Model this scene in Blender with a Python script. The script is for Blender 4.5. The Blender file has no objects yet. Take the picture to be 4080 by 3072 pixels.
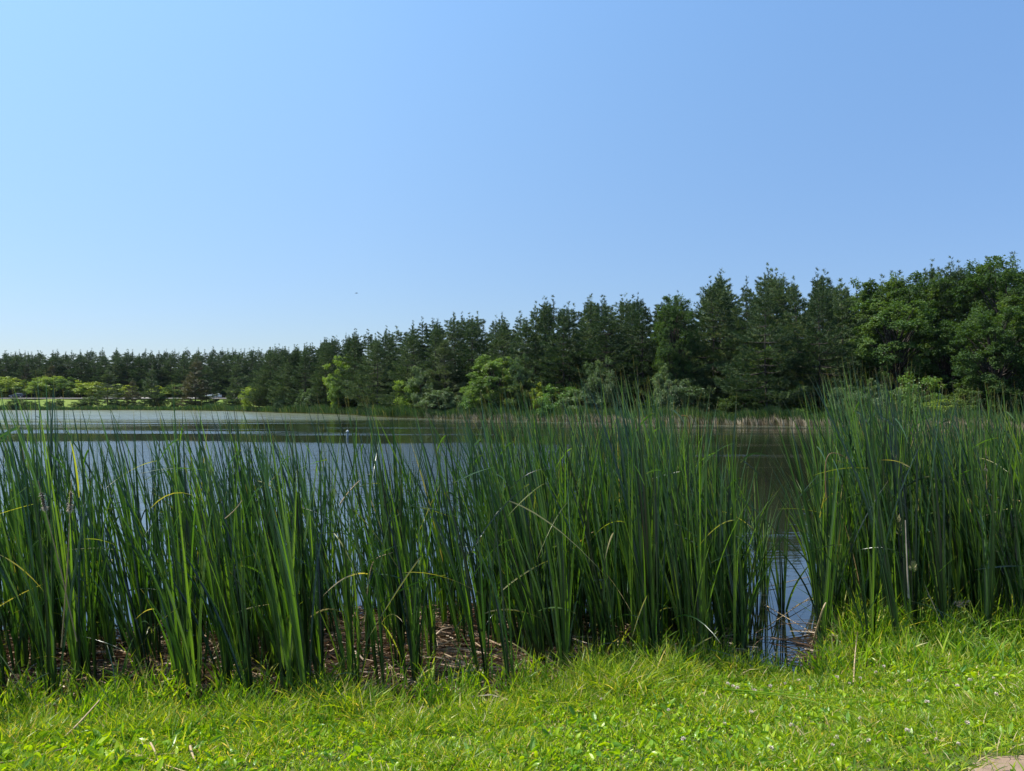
import bpy, math, numpy as np
from mathutils import Matrix, Vector, Euler
R = math.radians
SC = bpy.context.scene
COL = SC.collection

# ------------------------------------------------------------------ camera
CAM_Z = 2.6
cam_data = bpy.data.cameras.new("camera")
cam = bpy.data.objects.new("camera", cam_data)
COL.objects.link(cam)
cam.location = (0, 0, CAM_Z)
cam.rotation_euler = (R(90 + 1.18), 0, 0)
cam_data.sensor_width = 36
cam_data.lens = 26.04
cam_data.clip_start = 0.05
cam_data.clip_end = 6000
SC.camera = cam

# ------------------------------------------------------------------ light
SUN_AZ, SUN_EL = -78.0, 58.0          # azimuth from the view direction (+Y) towards +X
world = bpy.data.worlds.new("World")
SC.world = world
world.use_nodes = True
wn = world.node_tree
bg = wn.nodes['Background']
sky = wn.nodes.new('ShaderNodeTexSky')
sky.sky_type = 'NISHITA'
sky.sun_disc = False
sky.sun_elevation = R(SUN_EL)
sky.sun_rotation = R(SUN_AZ)
sky.altitude = 0
sky.air_density = 1.0
sky.dust_density = 0.3
sky.ozone_density = 3.0
# the clear-sky texture, graded by direction: paler towards the sun's side, deeper blue opposite
_g = wn.nodes.new('ShaderNodeTexCoord'); _s = wn.nodes.new('ShaderNodeSeparateXYZ'); wn.links.new(_g.outputs['Generated'], _s.inputs[0])
_cz = wn.nodes.new('ShaderNodeClamp'); _cz.inputs[1].default_value = 0.0; _cz.inputs[2].default_value = .5; wn.links.new(_s.outputs[2], _cz.inputs[0])
_cx = wn.nodes.new('ShaderNodeClamp'); _cx.inputs[1].default_value = -.2; _cx.inputs[2].default_value = .6; wn.links.new(_s.outputs[0], _cx.inputs[0])
_cmb = wn.nodes.new('ShaderNodeCombineColor')
for _k, (_a, _b, _c) in enumerate([(-.365, -.27, 1.83), (-.34, -.18, 2.02), (-.15, -.03, 1.58)]):
    _m1 = wn.nodes.new('ShaderNodeMath'); _m1.operation = 'MULTIPLY_ADD'; _m1.inputs[1].default_value = _b; _m1.inputs[2].default_value = _a
    wn.links.new(_cx.outputs[0], _m1.inputs[0])
    _m2 = wn.nodes.new('ShaderNodeMath'); _m2.operation = 'MULTIPLY_ADD'; _m2.inputs[1].default_value = _c
    wn.links.new(_cz.outputs[0], _m2.inputs[0]); wn.links.new(_m1.outputs[0], _m2.inputs[2])
    _q = wn.nodes.new('ShaderNodeMath'); _q.operation = 'MULTIPLY_ADD'; _q.inputs[1].default_value = -1 / .45; _q.inputs[2].default_value = 1.0; wn.links.new(_cz.outputs[0], _q.inputs[0])
    _p = wn.nodes.new('ShaderNodeMath'); _p.operation = 'MULTIPLY'; wn.links.new(_q.outputs[0], _p.inputs[0]); wn.links.new(_cz.outputs[0], _p.inputs[1])
    _h = wn.nodes.new('ShaderNodeMath'); _h.operation = 'MULTIPLY_ADD'; _h.inputs[1].default_value = (.85, .80, .40)[_k]; wn.links.new(_p.outputs[0], _h.inputs[0]); wn.links.new(_m2.outputs[0], _h.inputs[2])
    _m3 = wn.nodes.new('ShaderNodeMath'); _m3.operation = 'EXPONENT'; wn.links.new(_h.outputs[0], _m3.inputs[0])
    wn.links.new(_m3.outputs[0], _cmb.inputs[_k])
_mul = wn.nodes.new('ShaderNodeMix'); _mul.data_type = 'RGBA'; _mul.blend_type = 'MULTIPLY'; _mul.inputs[0].default_value = 1.0
wn.links.new(sky.outputs[0], _mul.inputs[6]); wn.links.new(_cmb.outputs[0], _mul.inputs[7])
wn.links.new(_mul.outputs[2], bg.inputs[0])
bg.inputs[1].default_value = 0.075
sun_data = bpy.data.lights.new("sun", 'SUN')
sun_data.energy = 4.6
sun_data.angle = R(0.5)
sun_data.color = (1.0, 0.95, 0.86)
sun = bpy.data.objects.new("sun", sun_data)
COL.objects.link(sun)
sd = Vector((math.sin(R(SUN_AZ)) * math.cos(R(SUN_EL)), math.cos(R(SUN_AZ)) * math.cos(R(SUN_EL)), math.sin(R(SUN_EL))))
sun.rotation_euler = sd.to_track_quat('Z', 'Y').to_euler()
sun.location = sd * 50
SC.view_settings.view_transform = 'Standard'
SC.view_settings.look = 'None'
SC.view_settings.exposure = 0.8
SC.view_settings.gamma = 1.0
SC.cycles.max_bounces = 7
SC.cycles.diffuse_bounces = 3
SC.cycles.glossy_bounces = 3
SC.cycles.transmission_bounces = 4
SC.cycles.transparent_max_bounces = 6
SC.cycles.caustics_reflective = False
SC.cycles.caustics_refractive = False

# ------------------------------------------------------------------ helpers
def mkmesh(name, V, Q=None, T=None, attrs=None, smooth=False, mat=None, midx=None):
    """mesh from vertex array V, quads Q and triangles T, with point attributes"""
    me = bpy.data.meshes.new(name)
    V = np.asarray(V, dtype=np.float32)
    Q = np.zeros((0, 4), np.int32) if Q is None else np.asarray(Q, np.int32).reshape(-1, 4)
    T = np.zeros((0, 3), np.int32) if T is None else np.asarray(T, np.int32).reshape(-1, 3)
    me.vertices.add(len(V)); me.vertices.foreach_set('co', V.ravel())
    nl = Q.size + T.size
    me.loops.add(nl)
    me.loops.foreach_set('vertex_index', np.concatenate([Q.ravel(), T.ravel()]).astype(np.int32))
    npoly = len(Q) + len(T)
    me.polygons.add(npoly)
    starts = np.concatenate([np.arange(len(Q)) * 4, Q.size + np.arange(len(T)) * 3]).astype(np.int32)
    me.polygons.foreach_set('loop_start', starts)
    me.polygons.foreach_set('use_smooth', np.full(npoly, smooth, dtype=bool))
    if midx is not None:
        me.polygons.foreach_set('material_index', np.asarray(midx, np.int32))
    for k, a in (attrs or {}).items():
        at = me.attributes.new(k, 'FLOAT', 'POINT')
        at.data.foreach_set('value', np.asarray(a, np.float32))
    for m in ([mat] if not isinstance(mat, (list, tuple)) else mat):
        if m: me.materials.append(m)
    me.update(calc_edges=True)
    return me

def link(name, data, parent=None, loc=None):
    o = bpy.data.objects.new(name, data)
    COL.objects.link(o)
    if parent: o.parent = parent
    if loc is not None: o.location = loc
    return o

def tag(o, label=None, cat=None, group=None, kind=None):
    if label: o['label'] = label
    if cat: o['category'] = cat
    if group: o['group'] = group
    if kind: o['kind'] = kind
    return o

def norm(v):
    return v / np.maximum(np.linalg.norm(v, axis=-1, keepdims=True), 1e-9)

def ribbons(rng, P, D, L, W, bend, S=6, across=2, twist=0.0, facing=None, fold=0.25, wprof='leaf'):
    """N blades: base P, direction D, length L, half width W, bend vector; attrs t along the blade, r per blade"""
    N = len(P)
    L = np.broadcast_to(L, (N,)); W = np.broadcast_to(W, (N,))
    D = norm(D)
    s = np.linspace(0, 1, S + 1)
    C = P[:, None, :] + L[:, None, None] * (D[:, None, :] * s[None, :, None] + bend[:, None, :] * (s ** 2)[None, :, None])
    tan = norm(D[:, None, :] + 2 * bend[:, None, :] * s[None, :, None])
    if facing is None: facing = rng.uniform(0, 2 * np.pi, N)
    ref = np.stack([np.cos(facing), np.sin(facing), np.full(N, 0.03)], 1)
    ang = (np.broadcast_to(twist, (N,))[:, None] * s[None, :])
    u = norm(np.cross(tan, ref[:, None, :])); v = np.cross(tan, u)
    side = u * np.cos(ang)[..., None] + v * np.sin(ang)[..., None]
    nrm = np.cross(side, tan)
    if wprof == 'leaf': w = np.minimum(1, .65 + s * 1.6) * (1 - s ** 3.0) ** 0.8
    elif wprof == 'oval': w = np.sin(np.pi * (s * .93 + .05)) ** .7
    elif wprof == 'flat': w = np.ones(S + 1) * (1 - .3 * s)
    else: w = (1 - s) ** .6
    w = np.maximum(w, .02)
    hw = W[:, None] * w[None, :]
    A = across
    offs = np.linspace(-1, 1, A)
    V = C[:, :, None, :] + side[:, :, None, :] * (hw[:, :, None] * offs)[..., None]
    if A == 3:
        V[:, :, 1, :] += nrm * (hw * fold)[..., None]
    V = V.reshape(-1, 3)
    base = (np.arange(N) * (S + 1) * A)[:, None, None]
    i = np.arange(S)[None, :, None] * A; j = np.arange(A - 1)[None, None, :]
    a = base + i + j
    Q = np.stack([a, a + 1, a + 1 + A, a + A], -1).reshape(-1, 4)
    t = np.broadcast_to(s[None, :, None], (N, S + 1, A)).ravel()
    r = np.broadcast_to(rng.random(N)[:, None, None], (N, S + 1, A)).ravel()
    return V, Q, t, r

def merge(parts):
    """join (V, Q, t, r) tuples"""
    Vs, Qs, ts, rs = [], [], [], []; n = 0
    for V, Q, t, r in parts:
        Vs.append(V); Qs.append(Q + n); ts.append(t); rs.append(r); n += len(V)
    return np.concatenate(Vs), np.concatenate(Qs), np.concatenate(ts), np.concatenate(rs)

def tubes(paths, sides=6):
    """paths: list of (points (n,3), radii (n,)) -> V, Q"""
    Vs, Qs = [], []; n = 0
    for pts, rad in paths:
        pts = np.asarray(pts, float); rad = np.asarray(rad, float)
        tg = norm(np.gradient(pts, axis=0))
        ref = np.array([0.3, 1, 0.1]) if abs(tg[0][2]) > .7 else np.array([0, 0, 1.])
        u = norm(np.cross(tg, ref)); v = np.cross(tg, u)
        a = np.linspace(0, 2 * np.pi, sides, endpoint=False)
        ring = pts[:, None, :] + rad[:, None, None] * (u[:, None, :] * np.cos(a)[None, :, None] + v[:, None, :] * np.sin(a)[None, :, None])
        m = len(pts); Vs.append(ring.reshape(-1, 3))
        i = np.arange(m - 1)[:, None] * sides; j = np.arange(sides)[None, :]; k = (np.arange(sides)[None, :] + 1) % sides
        Qs.append(np.stack([n + i + j, n + i + k, n + i + sides + k, n + i + sides + j], -1).reshape(-1, 4))
        n += m * sides
    return np.concatenate(Vs), np.concatenate(Qs)

# ------------------------------------------------------------------ materials
def newmat(name):
    m = bpy.data.materials.new(name); m.use_nodes = True
    nt = m.node_tree; nt.nodes.clear()
    out = nt.nodes.new('ShaderNodeOutputMaterial')
    return m, nt, out

def ramp(nt, fac, stops):
    r = nt.nodes.new('ShaderNodeValToRGB')
    e = r.color_ramp.elements
    while len(e) < len(stops): e.new(0.5)
    for i, (p, c) in enumerate(stops):
        e[i].position = p; e[i].color = (*c, 1)
    nt.links.new(fac, r.inputs[0])
    return r.outputs[0]

def mixc(nt, fac, a, b, mode='MIX'):
    n = nt.nodes.new('ShaderNodeMix'); n.data_type = 'RGBA'; n.blend_type = mode
    if isinstance(fac, (int, float)): n.inputs[0].default_value = fac
    else: nt.links.new(fac, n.inputs[0])
    for k, x in ((6, a), (7, b)):
        if isinstance(x, tuple): n.inputs[k].default_value = (*x, 1)
        else: nt.links.new(x, n.inputs[k])
    return n.outputs[2]

def math_node(nt, op, a, b=None, clamp=False):
    n = nt.nodes.new('ShaderNodeMath'); n.operation = op; n.use_clamp = clamp
    for k, x in ((0, a), (1, b)):
        if x is None: continue
        if isinstance(x, (int, float)): n.inputs[k].default_value = x
        else: nt.links.new(x, n.inputs[k])
    return n.outputs[0]

def attr(nt, name):
    n = nt.nodes.new('ShaderNodeAttribute'); n.attribute_name = name
    return n.outputs['Fac']

def noise(nt, scale, detail=3, vec=None, rough=.55, out='Fac', mapscale=None, rot=None):
    n = nt.nodes.new('ShaderNodeTexNoise'); n.inputs['Scale'].default_value = scale
    n.inputs['Detail'].default_value = detail; n.inputs['Roughness'].default_value = rough
    if vec is None:
        vec = nt.nodes.new('ShaderNodeTexCoord').outputs['Object']
    if mapscale or rot:
        mp = nt.nodes.new('ShaderNodeMapping')
        if mapscale: mp.inputs['Scale'].default_value = mapscale
        if rot: mp.inputs['Rotation'].default_value = rot
        nt.links.new(vec, mp.inputs['Vector']); vec = mp.outputs[0]
    nt.links.new(vec, n.inputs['Vector'])
    return n.outputs[out]

def leafmat(name, rcols, tip=None, base=None, trans=(.5, .8, .2), tfac=.35, rough=.45, spec=.35, tipstart=.9, basend=.12, objvar=.0):
    """leaf material: colour ramp over the per-blade random, real tip and base tints, translucency"""
    m, nt, out = newmat(name)
    c = ramp(nt, attr(nt, 'r'), rcols)
    if objvar:
        oi = nt.nodes.new('ShaderNodeObjectInfo')
        hs = nt.nodes.new('ShaderNodeHueSaturation')
        v = math_node(nt, 'MULTIPLY_ADD', oi.outputs['Random'], objvar)
        v.node.inputs[2].default_value = 1 - objvar / 2
        nt.links.new(v, hs.inputs['Value'])
        h = math_node(nt, 'MULTIPLY_ADD', oi.outputs['Random'], -.03); h.node.inputs[2].default_value = .515
        nt.links.new(h, hs.inputs['Hue'])
        nt.links.new(c, hs.inputs['Color']); c = hs.outputs[0]
    t = attr(nt, 't')
    if tip:
        f = nt.nodes.new('ShaderNodeMapRange'); f.inputs[1].default_value = tipstart; f.inputs[2].default_value = 1.0
        nt.links.new(t, f.inputs[0]); c = mixc(nt, f.outputs[0], c, tip)
    if base:
        f = nt.nodes.new('ShaderNodeMapRange'); f.inputs[1].default_value = basend; f.inputs[2].default_value = 0.0
        nt.links.new(t, f.inputs[0]); c = mixc(nt, f.outputs[0], c, base)
    p = nt.nodes.new('ShaderNodeBsdfPrincipled')
    nt.links.new(c, p.inputs['Base Color']); p.inputs['Roughness'].default_value = rough
    p.inputs['Specular IOR Level'].default_value = spec
    tr = nt.nodes.new('ShaderNodeBsdfTranslucent')
    tc = mixc(nt, 1.0, c, trans, 'MULTIPLY')
    g = nt.nodes.new('ShaderNodeMix'); g.data_type = 'RGBA'; g.blend_type = 'MULTIPLY'
    nt.links.new(tc, tr.inputs['Color'])
    mx = nt.nodes.new('ShaderNodeMixShader'); mx.inputs[0].default_value = tfac
    nt.links.new(p.outputs[0], mx.inputs[1]); nt.links.new(tr.outputs[0], mx.inputs[2])
    nt.links.new(mx.outputs[0], out.inputs[0])
    return m

def plainmat(name, c1, c2=None, scale=8, rough=.8, metallic=0, spec=.4, bump=0, mapscale=None):
    m, nt, out = newmat(name)
    p = nt.nodes.new('ShaderNodeBsdfPrincipled')
    if c2:
        f = noise(nt, scale, 4, mapscale=mapscale)
        nt.links.new(ramp(nt, f, [(.35, c1), (.65, c2)]), p.inputs['Base Color'])
        if bump:
            b = nt.nodes.new('ShaderNodeBump'); b.inputs['Strength'].default_value = bump
            nt.links.new(f, b.inputs['Height']); nt.links.new(b.outputs[0], p.inputs['Normal'])
    else: p.inputs['Base Color'].default_value = (*c1, 1)
    p.inputs['Roughness'].default_value = rough; p.inputs['Metallic'].default_value = metallic
    p.inputs['Specular IOR Level'].default_value = spec
    nt.links.new(p.outputs[0], out.inputs[0])
    return m

M = {}
T3 = (2.6, 2.3, .6)
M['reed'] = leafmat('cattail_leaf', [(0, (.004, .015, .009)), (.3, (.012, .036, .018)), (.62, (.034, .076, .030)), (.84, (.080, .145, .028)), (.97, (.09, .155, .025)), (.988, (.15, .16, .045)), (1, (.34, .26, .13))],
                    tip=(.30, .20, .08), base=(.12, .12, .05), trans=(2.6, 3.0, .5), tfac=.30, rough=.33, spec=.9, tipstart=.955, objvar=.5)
M['stalk'] = leafmat('dead_stalk', [(0, (.26, .17, .09)), (.5, (.40, .30, .17)), (1, (.52, .42, .27))], trans=(1, 1, 1), tfac=.1, rough=.6, spec=.3)
M['litter'] = leafmat('litter', [(0, (.06, .032, .016)), (.35, (.18, .105, .055)), (.7, (.36, .25, .15)), (1, (.62, .52, .38))], trans=(1, .9, .8), tfac=.12, rough=.55, spec=.35)
M['grass'] = leafmat('lawn_grass', [(0, (.06, .15, .015)), (.35, (.14, .27, .012)), (.75, (.28, .39, .012)), (.88, (.42, .44, .06)), (.93, (.50, .40, .20)), (1, (.6, .5, .32))],
                     tip=(.22, .24, .06), trans=(2.2, 2.0, .45), tfac=.4, rough=.45, spec=.4, tipstart=.7)
M['tall'] = leafmat('tall_grass', [(0, (.05, .13, .018)), (.5, (.14, .27, .015)), (.85, (.27, .38, .012)), (1, (.5, .42, .18))],
                    tip=(.22, .22, .06), trans=(2.1, 2.1, .45), tfac=.38, rough=.42, spec=.4, tipstart=.8)
M['weed'] = leafmat('broad_leaf', [(0, (.09, .22, .03)), (.5, (.22, .36, .012)), (1, (.33, .44, .012))], trans=(2.0, 1.9, .3), tfac=.4, rough=.38, spec=.45)
M['needle'] = leafmat('pine_needles', [(0, (.030, .058, .030)), (.5, (.055, .094, .038)), (.8, (.10, .145, .046)), (1, (.19, .205, .075))],
                      trans=(1.3, 1.5, .7), tfac=.12, rough=.6, spec=.15, objvar=.55)
M['needle_brown'] = leafmat('pine_needles_brown', [(0, (.065, .07, .04)), (.5, (.11, .105, .055)), (1, (.17, .14, .075))],
                      trans=(1.3, 1.4, .7), tfac=.2, rough=.5, spec=.3)
M['needle_light'] = leafmat('pine_needles_light', [(0, (.055, .085, .042)), (.5, (.09, .125, .05)), (1, (.14, .165, .06))],
                      trans=(1.3, 1.5, .7), tfac=.22, rough=.5, spec=.3, objvar=.2)
M['leaf'] = leafmat('tree_leaf', [(0, (.028, .060, .022)), (.5, (.052, .095, .028)), (1, (.10, .15, .035))], trans=(1.9, 2.0, .5), tfac=.3, rough=.6, spec=.2, objvar=.3)
M['leaf_mid'] = leafmat('tree_leaf_mid', [(0, (.04, .085, .028)), (.5, (.07, .125, .034)), (1, (.13, .19, .045))], trans=(1.8, 1.9, .5), tfac=.28, rough=.6, spec=.2)
M['leaf_bright'] = leafmat('tree_leaf_bright', [(0, (.06, .13, .03)), (.5, (.10, .185, .04)), (1, (.16, .25, .05))], trans=(1.8, 1.8, .5), tfac=.33, rough=.4, spec=.4, objvar=.15)
M['leaf_grey'] = leafmat('shrub_leaf_grey', [(0, (.06, .105, .05)), (.5, (.095, .15, .065)), (1, (.14, .20, .09))], trans=(1.6, 1.7, .6), tfac=.3, rough=.45, spec=.4, objvar=.2)
M['leaf_yellow'] = leafmat('shrub_leaf_yellow', [(0, (.14, .22, .03)), (.5, (.20, .29, .035)), (1, (.27, .34, .05))], trans=(1.7, 1.6, .5), tfac=.33, rough=.4, spec=.4, objvar=.15)
M['far_reed'] = leafmat('far_cattail_leaf', [(0, (.025, .06, .024)), (.6, (.045, .095, .03)), (.9, (.09, .14, .04)), (1, (.28, .24, .12))], base=(.16, .14, .06), basend=.2,
                        trans=(1.8, 2.0, .5), tfac=.3, rough=.4, spec=.4)
M['far_dead'] = leafmat('far_dead_reed', [(0, (.28, .20, .12)), (.5, (.42, .34, .22)), (1, (.58, .50, .36))], trans=(1, 1, 1), tfac=.15, rough=.7, spec=.2)
M['bark'] = plainmat('bark', (.025, .02, .016), (.06, .048, .04), 6, .9, bump=.5, mapscale=(1, 1, .2))
M['petal'] = plainmat('clover_petal', (.62, .52, .42), (.78, .72, .60), 60, .7)
M['stem'] = plainmat('green_stem', (.09, .17, .03), None, rough=.6)

# ground: soil and thatch near, meadow green far
def ground_mat():
    m, nt, out = newmat('ground_soil_and_turf')
    p = nt.nodes.new('ShaderNodeBsdfPrincipled'); p.inputs['Roughness'].default_value = .9
    p.inputs['Specular IOR Level'].default_value = .2
    n1 = noise(nt, 3.0, 6); n2 = noise(nt, .05, 5); n3 = noise(nt, 40, 3)
    turf = ramp(nt, n1, [(.3, (.035, .05, .015)), (.5, (.07, .10, .02)), (.7, (.11, .10, .05))])
    meadow = ramp(nt, n2, [(.3, (.09, .14, .018)), (.5, (.12, .175, .022)), (.7, (.15, .19, .028))])
    mud = ramp(nt, n3, [(.3, (.02, .015, .01)), (.7, (.06, .045, .03))])
    z = nt.nodes.new('ShaderNodeSeparateXYZ'); nt.links.new(nt.nodes.new('ShaderNodeTexCoord').outputs['Object'], z.inputs[0])
    fz = nt.nodes.new('ShaderNodeMapRange'); fz.inputs[1].default_value = .02; fz.inputs[2].default_value = .12
    nt.links.new(z.outputs[2], fz.inputs[0])
    fy = nt.nodes.new('ShaderNodeMapRange'); fy.inputs[1].default_value = 20; fy.inputs[2].default_value = 60
    nt.links.new(z.outputs[1], fy.inputs[0])
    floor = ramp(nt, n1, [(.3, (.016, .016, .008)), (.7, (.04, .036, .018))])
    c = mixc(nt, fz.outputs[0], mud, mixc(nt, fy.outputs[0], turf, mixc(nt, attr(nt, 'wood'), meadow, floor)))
    nt.links.new(c, p.inputs['Base Color'])
    b = nt.nodes.new('ShaderNodeBump'); b.inputs['Strength'].default_value = .6; b.inputs['Distance'].default_value = .03
    nt.links.new(n3, b.inputs['Height']); nt.links.new(b.outputs[0], p.inputs['Normal'])
    nt.links.new(p.outputs[0], out.inputs[0])
    return m
M['ground'] = ground_mat()

def dirt_mat():
    m, nt, out = newmat('dirt')
    p = nt.nodes.new('ShaderNodeBsdfPrincipled'); p.inputs['Roughness'].default_value = .95
    n1 = noise(nt, 5, 6); n2 = noise(nt, 90, 3)
    c = ramp(nt, n1, [(.3, (.20, .135, .09)), (.55, (.29, .205, .14)), (.75, (.36, .28, .20))])
    c = mixc(nt, math_node(nt, 'MULTIPLY', n2, .5), c, (.16, .12, .08))
    nt.links.new(c, p.inputs['Base Color'])
    b = nt.nodes.new('ShaderNodeBump'); b.inputs['Strength'].default_value = .8; b.inputs['Distance'].default_value = .01
    nt.links.new(n2, b.inputs['Height']); nt.links.new(b.outputs[0], p.inputs['Normal'])
    nt.links.new(p.outputs[0], out.inputs[0])
    return m
M['dirt'] = dirt_mat()

def water_mat():
    m, nt, out = newmat('pond_water')
    co = nt.nodes.new('ShaderNodeTexCoord').outputs['Object']
    sx = nt.nodes.new('ShaderNodeSeparateXYZ'); nt.links.new(co, sx.inputs[0])
    # wind: rippled areas and calm lanes; the open left half of the pond is ruffled in front, calm in the lee of the wood
    lanes = noise(nt, 1.0, 4, co, .6, mapscale=(.012, .11, 1))
    lane = nt.nodes.new('ShaderNodeMapRange'); lane.inputs[1].default_value = .54; lane.inputs[2].default_value = .60
    nt.links.new(lanes, lane.inputs[0])
    big = noise(nt, 1.0, 4, co, .6, mapscale=(.05, .05, 1))
    ruf = math_node(nt, 'ADD', math_node(nt, 'MULTIPLY', big, .9), attr(nt, 'ruffle'))
    rf = nt.nodes.new('ShaderNodeMapRange'); rf.inputs[1].default_value = .9; rf.inputs[2].default_value = 1.1; nt.links.new(ruf, rf.inputs[0])
    both = math_node(nt, 'MAXIMUM', lane.outputs[0], rf.outputs[0])
    r1 = noise(nt, 1.0, 3, co, .6, mapscale=(2.2, 5.5, 1), rot=(0, 0, .12))
    r2 = noise(nt, 1.0, 2, co, .5, mapscale=(.5, 1.4, 1), rot=(0, 0, -.1))
    h = math_node(nt, 'ADD', math_node(nt, 'MULTIPLY', r1, .6), r2)
    bmp = nt.nodes.new('ShaderNodeBump'); bmp.inputs['Distance'].default_value = .05
    fy = nt.nodes.new('ShaderNodeMapRange'); fy.inputs[1].default_value = 9; fy.inputs[2].default_value = 30
    fy.inputs[3].default_value = .03; fy.inputs[4].default_value = 1.0
    nt.links.new(sx.outputs[1], fy.inputs[0])
    fl = math_node(nt, 'MULTIPLY_ADD', both, .75); fl.node.inputs[2].default_value = .10
    nt.links.new(math_node(nt, 'MULTIPLY', fl, fy.outputs[0]), bmp.inputs['Strength'])
    nt.links.new(h, bmp.inputs['Height'])
    p = nt.nodes.new('ShaderNodeBsdfPrincipled')
    p.inputs['Base Color'].default_value = (.012, .014, .008, 1)
    p.inputs['IOR'].default_value = 2.3
    p.inputs['Specular IOR Level'].default_value = .5
    rr = math_node(nt, 'MULTIPLY_ADD', both, .14); rr.node.inputs[2].default_value = .03
    nt.links.new(math_node(nt, 'MULTIPLY', rr, fy.outputs[0]), p.inputs['Roughness'])
    nt.links.new(bmp.outputs[0], p.inputs['Normal'])
    # duckweed film: by the far shore and in thin rafts
    scum = nt.nodes.new('ShaderNodeBsdfPrincipled')
    nn = noise(nt, 3.0, 4, co, .6)
    nt.links.new(ramp(nt, nn, [(.3, (.15, .18, .12)), (.7, (.27, .30, .20))]), scum.inputs['Base Color'])
    scum.inputs['Roughness'].default_value = .28; scum.inputs['Specular IOR Level'].default_value = .5
    far = attr(nt, 'film')      # 0 at the far bank, 1 where the film ends
    wob = noise(nt, 1.0, 6, co, .78, mapscale=(.02, .35, 1))
    k = math_node(nt, 'ADD', math_node(nt, 'MULTIPLY', wob, 2.6), far)
    f = nt.nodes.new('ShaderNodeMapRange'); f.inputs[1].default_value = 2.15; f.inputs[2].default_value = 1.60
    nt.links.new(k, f.inputs[0])
    # only part of the film is closed
    nf = noise(nt, 1.0, 5, co, .7, mapscale=(.5, 1.2, 1))
    fm = math_node(nt, 'MULTIPLY', f.outputs[0], math_node(nt, 'MULTIPLY', attr(nt, 'filmq'), ramp(nt, nf, [(.35, (.3, .3, .3)), (.6, (1, 1, 1))])))
    mx = nt.nodes.new('ShaderNodeMixShader')
    nt.links.new(fm, mx.inputs[0]); nt.links.new(p.outputs[0], mx.inputs[1]); nt.links.new(scum.outputs[0], mx.inputs[2])
    nt.links.new(mx.outputs[0], out.inputs[0])
    return m
M['water'] = water_mat()

# ------------------------------------------------------------------ plan of the place
HZ, FX, CX = 866.0, 1600.0, 1106.0
def at(px, d): return np.array([(px - CX) / FX * d, d])
far_pts = [(-700, 215), (-200, 208), (0, 204), (300, 203), (480, 190), (618, 157), (700, 146), (759, 137), (800, 122), (900, 112), (1085, 101), (1300, 90), (1450, 84),
           (1627, 80), (1850, 75), (2040, 70), (2212, 66), (2600, 60)]
FAR = np.array([at(p, d) for p, d in far_pts])
NEAR = np.array([(58, 38), (40, 22), (22, 14), (12, 9.9), (8, 8.6), (5.5, 7.95), (4.3, 7.8), (3.6, 7.75), (3.1, 7.35), (2.75, 6.95), (2.2, 6.95), (1.8, 7.15), (1.4, 7.15), (.6, 6.75), (-.2, 6.45), (-1, 6.3), (-2, 6.3),
                 (-3.2, 6.15), (-4.5, 6.1), (-6, 5.9), (-9, 5.7), (-20, 5), (-60, -5), (-200, -20)])
POND = np.concatenate([FAR, NEAR])
def seg_dist(P, A, B):
    out = np.full(len(P), 1e9)
    for a, b in zip(A, B):
        ab = b - a; t = np.clip(((P - a) @ ab) / (ab @ ab), 0, 1)
        out = np.minimum(out, np.linalg.norm(P - (a + t[:, None] * ab), axis=1))
    return out
def inside(P, poly):
    c = np.zeros(len(P), bool); n = len(poly)
    for i in range(n):
        a, b = poly[i], poly[(i + 1) % n]
        if a[1] == b[1]: continue
        m = ((a[1] > P[:, 1]) != (b[1] > P[:, 1])) & (P[:, 0] < (b[0] - a[0]) * (P[:, 1] - a[1]) / (b[1] - a[1]) + a[0])
        c ^= m
    return c
def shore(P):
    """signed distance to the waterline, positive on land"""
    P = np.asarray(P, float)
    d = seg_dist(P, POND, np.roll(POND, -1, 0))
    return np.where(inside(P, POND), -d, d)
def sst(x, a, b):
    t = np.clip((x - a) / (b - a), 0, 1); return t * t * (3 - 2 * t)
def gz(P):
    P = np.atleast_2d(np.asarray(P, float)); s = shore(P)
    x, y = P[:, 0], P[:, 1]
    near = np.minimum(.135 * s, .95) + .03 * np.sin(x * 1.7 + y) * np.sin(y * 2.1) * sst(s, .3, 2)
    farz = .35 * sst(s, 0, 4) + .6 * sst(s, 4, 40) + 2.15 * sst(y, 208, 226)
    land = np.where(y > 30, farz, near)
    wet = np.maximum(s * .11, -1.2)
    z = np.where(s > 0, land, wet)
    # road bench
    road = sst(y, 228.6, 229.6) * (1 - sst(y, 237, 240))
    z = np.where((s > 0), z * (1 - road) + 3.42 * road, z)
    return z
def gz1(x, y): return float(gz([(x, y)])[0])

# ground: one polar sheet out to the horizon
nr, na = 230, 540
rr = np.concatenate([[0.0], np.geomspace(.6, 1500, nr)])
# refine near the road / far shore
rr = np.unique(np.concatenate([rr, np.arange(3.0, 12, .18), np.arange(195, 265, 1.0)]))
aa = np.linspace(0, 2 * np.pi, na, endpoint=False)
X = rr[:, None] * np.sin(aa)[None]; Y = rr[:, None] * np.cos(aa)[None]
P = np.stack([X.ravel(), Y.ravel()], 1)
Z = gz(P)
i = np.arange(len(rr) - 1)[:, None] * na; j = np.arange(na)[None]; k = (np.arange(na)[None] + 1) % na
Q = np.stack([i + j, i + na + j, i + na + k, i + k], -1).reshape(-1, 4)
_pp = P[:, 0] / np.maximum(P[:, 1], 1) * FX + CX
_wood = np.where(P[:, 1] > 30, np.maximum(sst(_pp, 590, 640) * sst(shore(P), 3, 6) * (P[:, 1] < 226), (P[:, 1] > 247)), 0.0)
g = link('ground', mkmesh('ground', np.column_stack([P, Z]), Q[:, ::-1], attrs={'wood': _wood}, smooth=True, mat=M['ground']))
tag(g, 'grassy bank and meadow round the pond', kind='structure')

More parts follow.
